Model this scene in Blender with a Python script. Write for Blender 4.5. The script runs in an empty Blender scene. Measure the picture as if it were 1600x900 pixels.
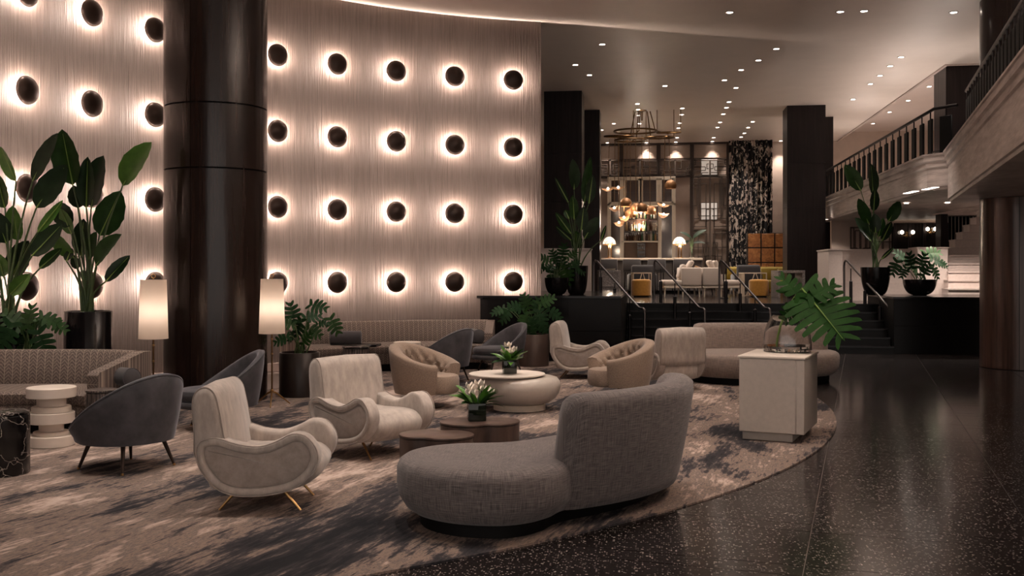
import bpy, bmesh, math, random
from mathutils import Vector, Matrix
random.seed(7)
scene = bpy.context.scene
COL = scene.collection
PI = math.pi
YAW = math.radians(7.83)          # camera looks this much left of the building's axis
EYE = 1.65
F = 1600.0                        # focal length in pixels of the 1600 wide frame
HZ = 424.0                        # image row of the horizon

WORLD_STR = .62                   # soft light of the rest of the lobby
EXPO = .75
DLP = 120                         # watts of a ceiling downlight
SEATL = [(-4.6, 7.6, 210), (-2.6, 7.4, 210), (-.6, 7.6, 210), (1.2, 7.6, 210), (-3.4, 9.9, 210), (-1.2, 10.2, 210), (.9, 10.6, 210), (2.3, 9.4, 130), (-2.0, 13.0, 210), (.2, 13.2, 210), (2.2, 13.6, 210), (-1.6, 16.0, 210), (.8, 16.4, 210), (3.6, 15.2, 210), (-5.6, 10.0, 210)]
ADDED_UPL = [(5.3, 6.6, 1250), (6.0, 9.0, 900), (9.3, 21.5, 60), (9.9, 24.5, 60), (10.5, 28.0, 60), (11.2, 32.5, 60)]  # unseen lamps added to lift the ceiling: right, ahead, watts

# ------------------------------------------------------------------ camera, world, exposure
cd = bpy.data.cameras.new('camera'); cam = bpy.data.objects.new('camera', cd); COL.objects.link(cam)
cd.sensor_width = 36; cd.lens = 36.0; cd.shift_y = -26/1600; cd.clip_end = 200
cam.location = (0, 0, EYE); cam.rotation_euler = (PI/2, 0, YAW)
scene.camera = cam
world = bpy.data.worlds.new('world'); scene.world = world; world.use_nodes = True
bg = world.node_tree.nodes['Background']; bg.inputs[0].default_value = (1.0, .89, .82, 1); bg.inputs[1].default_value = WORLD_STR
vs = scene.view_settings
vs.view_transform = 'Standard'; vs.look = 'None'; vs.exposure = EXPO; vs.gamma = 1; vs.use_curve_mapping = False
cy = scene.cycles; cy.max_bounces = 7; cy.diffuse_bounces = 3; cy.glossy_bounces = 3; cy.transmission_bounces = 7; cy.sample_clamp_indirect = 6; cy.use_adaptive_sampling = True; cy.adaptive_threshold = .025
CEIL = 6.33
PLAT = .953

# ------------------------------------------------------------------ where things stand
def W(X, Y, z=0.0):
    """metres right of / ahead of the viewer -> building coordinates"""
    return Vector((X*math.cos(YAW)-Y*math.sin(YAW), X*math.sin(YAW)+Y*math.cos(YAW), z))
def at(px, py, Y):
    return W((px-800)/F*Y, Y, EYE-(py-HZ)/F*Y)
def ax(px, y):
    t = (px-800)/F; return y*(t*math.cos(YAW)-math.sin(YAW))/(math.cos(YAW)+t*math.sin(YAW))
def az(px, py, y):
    x = ax(px, y); Y = -x*math.sin(YAW)+y*math.cos(YAW); return EYE-(py-HZ)/F*Y

# ------------------------------------------------------------------ materials
MATS = {}
def srgb(r, g, b):
    f = lambda c: (c/255/12.92) if c/255 <= .04045 else ((c/255+.055)/1.055)**2.4
    return (f(r), f(g), f(b), 1)
class NT:
    def __init__(s, name):
        s.m = bpy.data.materials.new(name); s.m.use_nodes = True; s.t = s.m.node_tree
        s.b = s.t.nodes['Principled BSDF']; MATS[name] = s.m
    def n(s, typ, **kw):
        nd = s.t.nodes.new(typ)
        for k, v in kw.items():
            if k in nd.inputs.keys() or (k.isdigit()): nd.inputs[int(k) if k.isdigit() else k].default_value = v
            else: setattr(nd, k, v)
        return nd
    def l(s, a, b): s.t.links.new(a, b)
    def set(s, **kw):
        for k, v in kw.items(): s.b.inputs[k.replace('_', ' ')].default_value = v
    def coords(s, kind='Object', scale=(1,1,1), rot=(0,0,0)):
        if kind == 'World':
            src = s.n('ShaderNodeNewGeometry').outputs['Position']
        else:
            src = s.n('ShaderNodeTexCoord').outputs[kind]
        mp = s.n('ShaderNodeMapping'); mp.inputs['Scale'].default_value = scale; mp.inputs['Rotation'].default_value = rot
        s.l(src, mp.inputs['Vector']); return mp.outputs[0]
    def noise(s, vec, scale=5, detail=4, rough=.55, dist=0):
        nd = s.n('ShaderNodeTexNoise'); nd.inputs['Scale'].default_value = scale; nd.inputs['Detail'].default_value = detail
        nd.inputs['Roughness'].default_value = rough; nd.inputs['Distortion'].default_value = dist
        s.l(vec, nd.inputs['Vector']); return nd.outputs['Fac']
    def ramp(s, fac, stops, interp='LINEAR'):
        r = s.n('ShaderNodeValToRGB'); cr = r.color_ramp; cr.interpolation = interp
        while len(cr.elements) < len(stops): cr.elements.new(.5)
        for e, (p, c) in zip(cr.elements, stops): e.position = p; e.color = c
        s.l(fac, r.inputs[0]); return r.outputs[0]
    def math(s, op, a, b=None, c=None):
        nd = s.n('ShaderNodeMath', operation=op)
        for i, v in enumerate((a, b, c)):
            if v is None: continue
            if isinstance(v, (int, float)): nd.inputs[i].default_value = v
            else: s.l(v, nd.inputs[i])
        return nd.outputs[0]
    def mix(s, fac, a, b):
        nd = s.n('ShaderNodeMix', data_type='RGBA')
        for sock, v in ((nd.inputs[0], fac), (nd.inputs[6], a), (nd.inputs[7], b)):
            if isinstance(v, (tuple, float, int)): sock.default_value = v
            else: s.l(v, sock)
        return nd.outputs[2]
    def color(s, out): s.l(out, s.b.inputs['Base Color'])
    def bump(s, h, strength=.3, dist=.01):
        b = s.n('ShaderNodeBump'); b.inputs['Strength'].default_value = strength; b.inputs['Distance'].default_value = dist
        s.l(h, b.inputs['Height']); s.l(b.outputs[0], s.b.inputs['Normal'])
def plain(name, col, rough=.5, metal=0, var=.0, scale=20, spec=.5, sheen=0, bump=0):
    m = NT(name); m.set(Roughness=rough, Metallic=metal); m.b.inputs['Specular IOR Level'].default_value = spec
    if sheen: m.set(Sheen_Weight=sheen, Sheen_Roughness=.4)
    v = m.coords()
    f = m.noise(v, scale, 5)
    k = var or .06
    lo = tuple(c*(1-k) for c in col[:3])+(1,); hi = tuple(min(1, c*(1+k)) for c in col[:3])+(1,)
    m.color(m.ramp(f, [(.3, lo), (.7, hi)]))
    if bump: m.bump(f, bump, .004)
    return m.m
def emit(name, col, strength):
    m = NT(name); m.set(Emission_Color=col, Emission_Strength=strength, Roughness=.4); m.color(m.n('ShaderNodeRGB').outputs[0]); m.set(Base_Color=col); return m.m

plain('bronze', srgb(58, 46, 40), .35, .55)
plain('brass', srgb(176, 138, 92), .28, 1)
plain('brass_dark', srgb(120, 92, 62), .35, 1)
plain('steel', srgb(120, 114, 112), .32, 1)
plain('dark_metal', srgb(46, 43, 44), .35, .8)
plain('black_gloss', srgb(18, 16, 17), .16, spec=.3)
plain('black_matte', srgb(12, 11, 11), .6, spec=.15)
plain('black_panel', srgb(16, 14, 14), .25, spec=.16)
plain('white_lacquer', srgb(184, 174, 164), .28)
plain('white_stone', srgb(226, 214, 202), .4, var=.05, scale=6)
plain('white_paint', srgb(196, 180, 172), .55)
plain('cream_wood', srgb(222, 206, 186), .5)
plain('cream_fabric', srgb(206, 190, 176), .9, sheen=.3, bump=.2, scale=120)
plain('mustard', srgb(176, 124, 48), .85, sheen=.5, var=.12)
plain('olive', srgb(138, 116, 40), .85, sheen=.4)
plain('charcoal_fabric', srgb(70, 68, 70), .9, sheen=.3)
plain('leaf_mid', srgb(34, 64, 24), .5, spec=.2, var=.25, scale=9)
plain('leaf_dark', srgb(24, 46, 22), .45, spec=.3, var=.3, scale=9)
plain('leaf_bright', srgb(74, 118, 42), .36, var=.2, scale=9)
plain('leaf_monstera', srgb(32, 58, 32), .5, spec=.1, var=.3, scale=11)
plain('leaf_giant', srgb(28, 60, 20), .5, spec=.06, var=.3, scale=7)
plain('leaf_rib', srgb(120, 150, 70), .5)
plain('stem_green', srgb(66, 88, 46), .5, var=.2)
plain('soil', srgb(28, 22, 18), .95, var=.3, bump=.6, scale=60)
plain('petal', srgb(236, 224, 212), .6)
plain('wood_pot', srgb(74, 58, 50), .42, .2, var=.15, scale=5)
plain('pot_dark', srgb(40, 32, 29), .34, .25, var=.12, scale=5)
plain('leather', srgb(120, 82, 40), .5)
plain('gold_shade', srgb(140, 100, 64), .5, .5, var=.15)
plain('grey_panel', srgb(96, 90, 88), .7)
plain('cream_wall', srgb(198, 178, 164), .7, scale=3)
plain('trim_light', srgb(190, 174, 166), .55)
plain('ceiling_paint', srgb(236, 224, 214), .42, var=.03, scale=1.5)
plain('mezz_ceiling', srgb(220, 205, 196), .45, var=.03, scale=1.5)
plain('lattice_metal', srgb(92, 80, 72), .45, .5)
plain('screen_cloth', srgb(150, 132, 120), .9)
plain('cream_light', srgb(236, 222, 204), .5)
emit('led_warm', (1, .86, .74, 1), 14)
emit('led_soft', (1, .86, .76, 1), 1.8)
emit('bulb', (1, .84, .68, 1), 5)
emit('lit_patch_glow', (1, .82, .68, 1), .2)  # emission stands in for light falling on the patches behind the lattice

def mk():
    # velvet of the tub chairs
    m = NT('velvet'); m.set(Roughness=.75, Sheen_Weight=.6, Sheen_Roughness=.35); m.b.inputs['Sheen Tint'].default_value = srgb(190, 190, 200)
    f = m.noise(m.coords(), 7, 6, .6); m.color(m.ramp(f, [(.3, srgb(50, 50, 54)), (.72, srgb(78, 76, 80))]))
    # pale brushed suede of the lounge chairs
    m = NT('suede'); m.set(Roughness=.85, Sheen_Weight=.35)
    f = m.noise(m.coords(scale=(1, 1, .35)), 16, 6, .65); g = m.noise(m.coords(), 3, 3)
    c = m.ramp(f, [(.3, srgb(150, 139, 130)), (.7, srgb(186, 173, 163))]); m.color(c); m.bump(f, .12, .004)
    m = NT('suede_panel'); m.set(Roughness=.85, Sheen_Weight=.3)
    f = m.noise(m.coords(), 12, 6, .7); m.color(m.ramp(f, [(.3, srgb(134, 123, 115)), (.72, srgb(166, 152, 143))]))
    # tweed of the tufted chairs
    m = NT('tweed'); m.set(Roughness=.9, Sheen_Weight=.2)
    f = m.noise(m.coords(), 140, 3, .7); m.color(m.ramp(f, [(.3, srgb(112, 96, 84)), (.7, srgb(172, 150, 132))])); m.bump(f, .3, .003)
    # linen with a crossed slub weave
    for nm, lo, hi in (('linen', (54, 49, 49), (122, 112, 109)), ('linen_light', (100, 88, 82), (158, 141, 130))):
        m = NT(nm); m.set(Roughness=.9, Sheen_Weight=.15)
        a = m.noise(m.coords('UV', (9, 190, 1)), 1, 4, .6); b = m.noise(m.coords('UV', (190, 9, 1)), 1, 4, .6)
        s = m.math('MULTIPLY', m.math('ADD', a, b), .5)
        m.color(m.ramp(s, [(.38, srgb(*lo)), (.62, srgb(*hi))])); m.bump(s, .35, .004)
    # sofa cloth: upright bands of leaf veins
    m = NT('fern_weave'); m.set(Roughness=.9)
    uv = m.n('ShaderNodeSeparateXYZ'); m.l(m.coords('UV', (1, 1, 1)), uv.inputs[0])
    u = m.math('DIVIDE', uv.outputs[0], .085); fu = m.math('FRACT', u)
    d = m.math('ABSOLUTE', m.math('SUBTRACT', fu, .5))
    w = m.math('FRACT', m.math('ADD', m.math('MULTIPLY', uv.outputs[1], 26), m.math('MULTIPLY', d, 2.4)))
    vein = m.math('LESS_THAN', w, .26); edge = m.math('GREATER_THAN', d, .46)
    k = m.math('MAXIMUM', m.math('MULTIPLY', vein, .7), edge)
    nz = m.noise(m.coords('UV', (60, 60, 1)), 1, 3); k = m.math('MULTIPLY', k, m.math('ADD', nz, .25))
    base = m.ramp(m.noise(m.coords('UV', (25, 70, 1)), 1, 4), [(.3, srgb(82, 72, 68)), (.7, srgb(120, 106, 98))])
    m.color(m.mix(k, base, srgb(172, 156, 142)))
    # plaster wall with fine upright ribs
    m = NT('ribbed_plaster'); m.set(Roughness=.8)
    f = m.noise(m.coords('UV', (34, 1.1, 1)), 1, 5, .6, .3); g = m.noise(m.coords('UV', (90, 2.2, 1)), 1, 3)
    s = m.math('ADD', m.math('MULTIPLY', f, .65), m.math('MULTIPLY', g, .35))
    m.color(m.ramp(s, [(.36, srgb(84, 72, 66)), (.64, srgb(108, 93, 86))])); m.bump(s, .9, .03)
    # lacquered dark wood of the columns
    for nm, lo, hi, ro in (('column_wood', (26, 18, 16), (50, 36, 31), .27), ('column_copper', (58, 42, 36), (94, 70, 60), .28), ('pillar_dark', (30, 24, 24), (44, 36, 35), .35)):
        m = NT(nm); m.set(Roughness=ro, Metallic=.15); m.b.inputs['Coat Weight'].default_value = 0 if nm == 'pillar_dark' else .25; m.b.inputs['Specular IOR Level'].default_value = .2 if nm == 'pillar_dark' else .4; m.b.inputs['Coat Roughness'].default_value = .12
        f = m.noise(m.coords(scale=(9, 9, .35)), 2.2, 5, .6); m.color(m.ramp(f, [(.3, srgb(*lo)), (.7, srgb(*hi))]))
        b2 = m.noise(m.coords(scale=(5, 5, .6)), 1.6, 2); m.bump(b2, .25, .02)
    # terrazzo
    m = NT('terrazzo_black'); m.set(Roughness=.15); m.b.inputs['Specular IOR Level'].default_value = .32
    v = m.n('ShaderNodeTexVoronoi'); v.inputs['Scale'].default_value = 72; m.l(m.coords('World'), v.inputs['Vector'])
    sp = m.n('ShaderNodeSeparateColor'); m.l(v.outputs['Color'], sp.inputs[0])
    near = m.math('LESS_THAN', v.outputs['Distance'], .40); pick = m.math('GREATER_THAN', sp.outputs[0], .70)
    k = m.math('MULTIPLY', near, pick); tone = m.math('MULTIPLY', k, sp.outputs[1])
    v2 = m.n('ShaderNodeTexVoronoi'); v2.inputs['Scale'].default_value = 34; m.l(m.coords('World'), v2.inputs['Vector'])
    sp2 = m.n('ShaderNodeSeparateColor'); m.l(v2.outputs['Color'], sp2.inputs[0])
    k2 = m.math('MULTIPLY', m.math('LESS_THAN', v2.outputs['Distance'], .3), m.math('MULTIPLY', m.math('GREATER_THAN', sp2.outputs[0], .86), .55))
    tone = m.math('MAXIMUM', tone, k2)
    m.color(m.mix(tone, srgb(32, 27, 27), srgb(160, 149, 143)))
    m = NT('terrazzo_grey'); m.set(Roughness=.4)
    v = m.n('ShaderNodeTexVoronoi'); v.inputs['Scale'].default_value = 40; m.l(m.coords(), v.inputs['Vector'])
    m.color(m.ramp(v.outputs['Distance'], [(.1, srgb(190, 180, 172)), (.5, srgb(120, 112, 108))]))
    plain('joint', srgb(110, 98, 92), .5)
    # hand tufted rug
    m = NT('rug_wool'); m.set(Roughness=1.0); m.b.inputs['Specular IOR Level'].default_value = .1
    dirn = math.radians(90-11.0)
    src = m.n('ShaderNodeNewGeometry').outputs['Position']
    mp = m.n('ShaderNodeMapping', vector_type='TEXTURE'); mp.inputs['Rotation'].default_value = (0, 0, dirn); m.l(src, mp.inputs['Vector'])
    mp2 = m.n('ShaderNodeMapping'); mp2.inputs['Scale'].default_value = (.62, 1.6, 1); m.l(mp.outputs[0], mp2.inputs['Vector'])
    big = m.noise(mp2.outputs[0], .72, 11, .74, .25)
    mp3 = m.n('ShaderNodeMapping'); mp3.inputs['Scale'].default_value = (3, 26, 1); m.l(mp.outputs[0], mp3.inputs['Vector'])
    fine = m.noise(mp3.outputs[0], 1, 4, .7)
    tot = m.math('ADD', m.math('MULTIPLY', big, .80), m.math('MULTIPLY', fine, .20))
    m.color(m.ramp(tot, [(.40, srgb(38, 38, 41)), (.46, srgb(58, 55, 57)), (.485, srgb(98, 88, 84)), (.505, srgb(134, 116, 105)), (.53, srgb(100, 91, 87)), (.55, srgb(138, 121, 111)), (.59, srgb(176, 157, 146)), (.66, srgb(192, 175, 165))]))
    m.bump(fine, .3, .006)
    # marbles and woods
    m = NT('black_marble'); m.set(Roughness=.2)
    v = m.n('ShaderNodeTexVoronoi', feature='DISTANCE_TO_EDGE'); v.inputs['Scale'].default_value = 7
    nz = m.n('ShaderNodeTexNoise'); nz.inputs['Scale'].default_value = 5; nz.inputs['Detail'].default_value = 4; cc = m.coords(); m.l(cc, nz.inputs['Vector'])
    ad = m.n('ShaderNodeMix', data_type='RGBA'); ad.inputs[0].default_value = .35; m.l(cc, ad.inputs[6]); m.l(nz.outputs['Color'], ad.inputs[7]); m.l(ad.outputs[2], v.inputs['Vector'])
    m.color(m.ramp(v.outputs[0], [(.0, srgb(190, 180, 172)), (.018, srgb(70, 64, 62)), (.04, srgb(20, 18, 18))]))
    m = NT('striped_stone'); m.set(Roughness=.35)
    f = m.noise(m.coords(scale=(9, 9, .6)), 3, 4, .6); m.color(m.ramp(f, [(.42, srgb(36, 32, 32)), (.5, srgb(120, 108, 102)), (.56, srgb(44, 40, 40))]))
    m = NT('table_wood'); m.set(Roughness=.32)
    f = m.noise(m.coords(scale=(1.2, 9, 1.2)), 3, 5, .6); m.color(m.ramp(f, [(.3, srgb(54, 42, 37)), (.7, srgb(92, 74, 65))]))
    m = NT('burl_wood'); m.set(Roughness=.35)
    f = m.noise(m.coords(), 5, 8, .7, 1.5); m.color(m.ramp(f, [(.3, srgb(92, 54, 28)), (.5, srgb(150, 96, 52)), (.7, srgb(186, 128, 76))]))
    # curtain print
    m = NT('curtain_print'); m.set(Roughness=.9)
    f = m.noise(m.coords(scale=(1, 1, .8)), 4.6, 3, .6, 1.4); m.color(m.ramp(f, [(.0, srgb(20, 18, 20)), (.54, srgb(206, 190, 178))], 'CONSTANT'))
    # mosaic glass lamp
    m = NT('mosaic'); v = m.n('ShaderNodeTexVoronoi', feature='DISTANCE_TO_EDGE'); v.inputs['Scale'].default_value = 9; m.l(m.coords(), v.inputs['Vector'])
    c = m.ramp(v.outputs[0], [(.02, srgb(120, 90, 60)), (.06, (1, .86, .68, 1))]); m.color(c); m.l(c, m.b.inputs['Emission Color']); m.set(Emission_Strength=.9)
    # lamp shade: thin cloth lit by its bulb
    m = NT('shade_cloth'); t = m.t
    dif = m.n('ShaderNodeBsdfDiffuse'); dif.inputs[0].default_value = srgb(236, 222, 208); tr = m.n('ShaderNodeBsdfTranslucent'); tr.inputs[0].default_value = srgb(244, 228, 212)
    mx = m.n('ShaderNodeMixShader'); mx.inputs[0].default_value = .55; m.l(dif.outputs[0], mx.inputs[1]); m.l(tr.outputs[0], mx.inputs[2]); m.l(mx.outputs[0], t.nodes['Material Output'].inputs[0])
    # glass
    m = NT('glass'); m.set(Roughness=.02, IOR=1.45, Transmission_Weight=1.0); m.color(m.n('ShaderNodeRGB').outputs[0]); m.t.nodes[-1].outputs[0].default_value = (.99, .98, .97, 1)
    m = NT('water'); m.set(Roughness=.0, IOR=1.33, Transmission_Weight=1.0); m.set(Base_Color=(.98, .96, .93, 1))
    m = NT('dark_glass'); m.set(Roughness=.06, Base_Color=srgb(26, 22, 21))
    m = NT('black_vase_glass'); m.set(Roughness=.05, Base_Color=srgb(22, 28, 20))
    # balcony stone
    m = NT('fascia_stone'); m.set(Roughness=.5)
    f = m.noise(m.coords(scale=(1, .5, 5)), 3, 6, .65); m.color(m.ramp(f, [(.3, srgb(168, 153, 146)), (.7, srgb(216, 203, 195))]))
mk()

# ------------------------------------------------------------------ mesh helper
class MB:
    def __init__(s): s.v = []; s.f = []; s.uv = {}
    def add(s, vs, fs, uvs=None):
        o = len(s.v); s.v += [Vector(p) for p in vs]
        for i, f in enumerate(fs):
            s.f.append(tuple(o+k for k in f))
            if uvs: s.uv[len(s.f)-1] = uvs[i]
        return s
    def box(s, x0, x1, y0, y1, z0, z1):
        return s.add([(x0,y0,z0),(x1,y0,z0),(x1,y1,z0),(x0,y1,z0),(x0,y0,z1),(x1,y0,z1),(x1,y1,z1),(x0,y1,z1)],
                     [(0,3,2,1),(4,5,6,7),(0,1,5,4),(1,2,6,5),(2,3,7,6),(3,0,4,7)])
    def rbox(s, x0, x1, y0, y1, z0, z1, r, seg=3, M=None):
        bm = bmesh.new(); bmesh.ops.create_cube(bm, size=1)
        for v in bm.verts: v.co = Vector((x0+(v.co.x+.5)*(x1-x0), y0+(v.co.y+.5)*(y1-y0), z0+(v.co.z+.5)*(z1-z0)))
        bmesh.ops.bevel(bm, geom=list(bm.edges), offset=r, segments=seg, profile=.5, affect='EDGES', clamp_overlap=True)
        bm.verts.index_update()
        vs = [(M @ v.co if M else v.co.copy()) for v in bm.verts]; fs = [tuple(v.index for v in f.verts) for f in bm.faces]; bm.free()
        return s.add(vs, fs)
    def loft(s, rings, closed=True, cap0=True, cap1=True, uv=True):
        n = len(rings[0]); vs = [p for r in rings for p in r]; fs = []; uvs = []
        m = n if closed else n-1
        lu = [0.0]
        ref = rings[len(rings)//2]
        for i in range(n): lu.append(lu[-1]+(Vector(ref[(i+1) % n])-Vector(ref[i])).length)
        lv = [0.0]
        for j in range(1, len(rings)):
            lv.append(lv[-1]+max((Vector(rings[j][i])-Vector(rings[j-1][i])).length for i in range(0, n, max(1, n//6))))
        for j in range(len(rings)-1):
            for i in range(m):
                k = (i+1) % n
                fs.append((j*n+i, j*n+k, (j+1)*n+k, (j+1)*n+i))
                uvs.append([(lu[i], lv[j]), (lu[i+1], lv[j]), (lu[i+1], lv[j+1]), (lu[i], lv[j+1])])
        for c, j, rev in ((cap0, 0, True), (cap1, len(rings)-1, False)):
            if c:
                idx = [j*n+i for i in range(n)]
                if rev: idx = idx[::-1]
                fs.append(tuple(idx)); uvs.append([(vs[q][0], vs[q][1]) for q in idx])
        return s.add(vs, fs, uvs)
    def lathe(s, prof, n=24, c=(0, 0, 0), cap0=True, cap1=True):
        rings = [[(c[0]+r*math.cos(2*PI*i/n), c[1]+r*math.sin(2*PI*i/n), c[2]+z) for i in range(n)] for r, z in prof]
        return s.loft(rings, True, cap0, cap1)
    def tube(s, path, rad, n=8, cap=True):
        P = [Vector(p) for p in path]; rings = []
        R = rad if isinstance(rad, (list, tuple)) else [rad]*len(P)
        up = Vector((0, 0, 1)); prev = None
        for i, p in enumerate(P):
            t = (P[min(i+1, len(P)-1)]-P[max(i-1, 0)]).normalized()
            a = prev if prev is not None else (t.cross(up) if abs(t.dot(up)) < .95 else t.cross(Vector((1, 0, 0))))
            a = (a-t*a.dot(t)).normalized(); prev = a; b = t.cross(a)
            rings.append([p+a*R[i]*math.cos(2*PI*k/n)+b*R[i]*math.sin(2*PI*k/n) for k in range(n)])
        return s.loft(rings, True, cap, cap)
    def prism(s, poly, z0, z1, r=0.0):
        if r <= 0: rings = [[(x, y, z0) for x, y in poly], [(x, y, z1) for x, y in poly]]
        else:
            i1 = inset(poly, r); i2 = inset(poly, r*.3)
            rings = [[(x,y,z0) for x,y in i1], [(x,y,z0+r*.3) for x,y in i2], [(x,y,z0+r) for x,y in poly], [(x,y,z1-r) for x,y in poly], [(x,y,z1-r*.3) for x,y in i2], [(x,y,z1) for x,y in i1]]
        return s.loft(rings)
    def build(s, name, mat, parent=None, smooth=True, angle=40, loc=None, rz=0, **tags):
        me = bpy.data.meshes.new(name); me.from_pydata([tuple(v) for v in s.v], [], s.f)
        if s.uv:
            ul = me.uv_layers.new(name='UVMap')
            for p in me.polygons:
                u = s.uv.get(p.index)
                if u:
                    for li, c in zip(p.loop_indices, u): ul.data[li].uv = c
        me.validate()
        bm = bmesh.new(); bm.from_mesh(me); bmesh.ops.recalc_face_normals(bm, faces=bm.faces) if not tags.pop('raw', False) else None; bm.to_mesh(me); bm.free()
        if smooth:
            me.shade_smooth()
            me.set_sharp_from_angle(angle=math.radians(angle))
        me.materials.append(MATS[mat]); o = bpy.data.objects.new(name, me); COL.objects.link(o)
        if parent: o.parent = parent
        if loc is not None: o.location = loc
        if rz: o.rotation_euler.z = rz
        for k, v in tags.items(): o[k] = v
        return o
def inset(poly, d):
    """move a closed outline inwards by d along its vertex normals"""
    n = len(poly); area = sum(poly[i][0]*poly[(i+1) % n][1]-poly[(i+1) % n][0]*poly[i][1] for i in range(n)); sg = 1 if area > 0 else -1
    out = []
    for i in range(n):
        ax_, ay = poly[i-1]; bx, by = poly[(i+1) % n]; tx, ty = bx-ax_, by-ay; L = math.hypot(tx, ty) or 1
        out.append((poly[i][0]-sg*ty/L*d, poly[i][1]+sg*tx/L*d))
    return out
def smoothpoly(pts, k=4, closed=True):
    """Catmull-Rom through the points"""
    n = len(pts); out = []
    P = [Vector(p) for p in pts]
    rng = range(n) if closed else range(n-1)
    for i in rng:
        if closed: a, b, c, d = P[i-1], P[i], P[(i+1) % n], P[(i+2) % n]
        else: a, b, c, d = P[max(i-1, 0)], P[i], P[i+1], P[min(i+2, n-1)]
        for j in range(k):
            t = j/k; out.append(.5*((2*b)+(c-a)*t+(2*a-5*b+4*c-d)*t*t+(3*b-a-3*c+d)*t**3))
    if not closed: out.append(P[-1])
    return [tuple(p) for p in out]
def thing(name, label, cat, loc=(0,0,0), rz=0, group=None):
    o = bpy.data.objects.new(name, None); COL.objects.link(o); o.location = loc; o.rotation_euler.z = rz
    o.empty_display_size = .1; o['label'] = label; o['category'] = cat
    if group: o['group'] = group
    return o
def tag(o, label, cat, group=None):
    o['label'] = label; o['category'] = cat
    if group: o['group'] = group
    return o
def structure(o):
    o['kind'] = 'structure'; return o
def copy_tree(o, parent=None):
    c = o.copy(); COL.objects.link(c); c.parent = parent
    for ch in list(o.children): copy_tree(ch, c)
    return c
def lamp(name, kind, loc, power, col=(1, .80, .64), size=.05, parent=None, spot=None, blend=.6, rot=None):
    ld = bpy.data.lights.new(name, kind); ld.energy = power; ld.color = col; ld.shadow_soft_size = size
    if kind == 'SPOT': ld.spot_size = math.radians(spot); ld.spot_blend = blend
    o = bpy.data.objects.new(name, ld); COL.objects.link(o); o.location = loc
    if rot: o.rotation_euler = rot
    if parent: o.parent = parent
    return o
plain('bottle_a', srgb(150, 120, 84), .15); plain('bottle_b', srgb(60, 84, 58), .12); plain('bottle_c', srgb(196, 182, 164), .15); plain('bottle_d', srgb(70, 44, 30), .12)
plain('dark_glass_pane', srgb(74, 54, 44), .12)
plain('lit_niche_wall', srgb(120, 96, 80), .6)
# ================================================================== THE SETTING
WC = Vector((.853, 10.682, 0)); WR = 8.92          # centre and radius of the curved wall
def wall_pt(deg, r=WR, z=0): return Vector((WC.x+r*math.cos(math.radians(deg)), WC.y+r*math.sin(math.radians(deg)), z))
# floor slab and its terrazzo slabs
fl = structure(MB().box(-14, 14, -5, 40, -.08, -.012).build('floor', 'joint', smooth=False))
TD = math.radians(11.0)
RUGC, RUGR = Vector((-8.09, 13.20, 0)), 10.21
def tile_mesh(lx, ly):
    b = MB(); g = .003
    b.box(g, lx-g, g, ly-g, -.012, 0); me = b.build('tile', 'terrazzo_black', smooth=False); return me
TW, TL, TS = 1.33, .80, .20
protos = {}
u = Vector((math.cos(-TD), math.sin(-TD), 0)); w_ = Vector((math.sin(TD), math.cos(TD), 0))   # across, along
P0 = at(1287, 728, 8.684); P0.z = 0
ntile = 0
for i in range(-3, 9):
    for j in range(-12, 18):
        for k, (off, ln) in enumerate(((0, TL), (TL, TS))):
            o_ = P0+u*(i*TW)+w_*(j*(TL+TS)+off-.12)
            c = o_+u*TW/2+w_*ln/2
            if c.y > 22.2 or c.x > 8.8 or c.y < 3.0 or c.x < -3.5: continue
            if (c-RUGC).length < RUGR-1.0: continue
            Yc = -c.x*math.sin(YAW)*-1*-1+c.y*math.cos(YAW); Xc = c.x*math.cos(YAW)+c.y*math.sin(YAW)
            if Xc > .56*Yc+1.2 or Xc < -.56*Yc-1.2: continue
            if k not in protos:
                t = tile_mesh(TW, ln); protos[k] = t
            else:
                t = protos[k].copy(); COL.objects.link(t)
            t.parent = fl; t.location = o_; t.rotation_euler.z = -TD; ntile += 1
# rug
ring = [(RUGC.x+RUGR*math.cos(2*PI*i/160), RUGC.y+RUGR*math.sin(2*PI*i/160)) for i in range(160)]
ring = [p for p in ring if p[0] > -8.0]
# keep the rug inside the curved wall
rp = []
for x, y in ring+[(-8.0, RUGC.y+RUGR), (-8.0, RUGC.y-RUGR)]:
    d = Vector((x, y, 0))-WC
    if d.length > WR-.12 and y > WC.y-3 and x < WC.x: d = d.normalized()*(WR-.12)
    rp.append((WC.x+d.x, WC.y+d.y))
rp.sort(key=lambda p: math.atan2(p[1]-11.5, p[0]+4))
rug = MB().prism(rp, .0, .012).build('area_rug', 'rug_wool', smooth=False)
tag(rug, 'large round-edged rug with streaked charcoal, taupe and beige abstract pattern', 'rug')

# curved wall
def arc_wall(a0, a1, r0, r1, z0, z1, n):
    b = MB()
    for i in range(n):
        t0, t1 = a0+(a1-a0)*i/n, a0+(a1-a0)*(i+1)/n
        A, B = wall_pt(t0, r0), wall_pt(t1, r0); C, D = wall_pt(t1, r1), wall_pt(t0, r1)
        L = math.radians(1)*r0
        q = [(p.x, p.y, z) for z in (z0, z1) for p in (A, B, C, D)]
        uv = lambda: [(t0*L, z0), (t1*L, z0), (t1*L, z1), (t0*L, z1)]
        fs = [(0,1,5,4), (2,3,7,6), (4,5,6,7), (0,3,2,1)]; us = [uv(), uv(), uv(), uv()]
        if i == 0: fs.append((3,0,4,7)); us.append(uv())
        if i == n-1: fs.append((1,2,6,5)); us.append(uv())
        b.add(q, fs, us)
    return b
structure(arc_wall(109.2, 232, WR, WR+.3, 0, CEIL, 90).build('wall_left', 'ribbed_plaster', angle=20))
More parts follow.
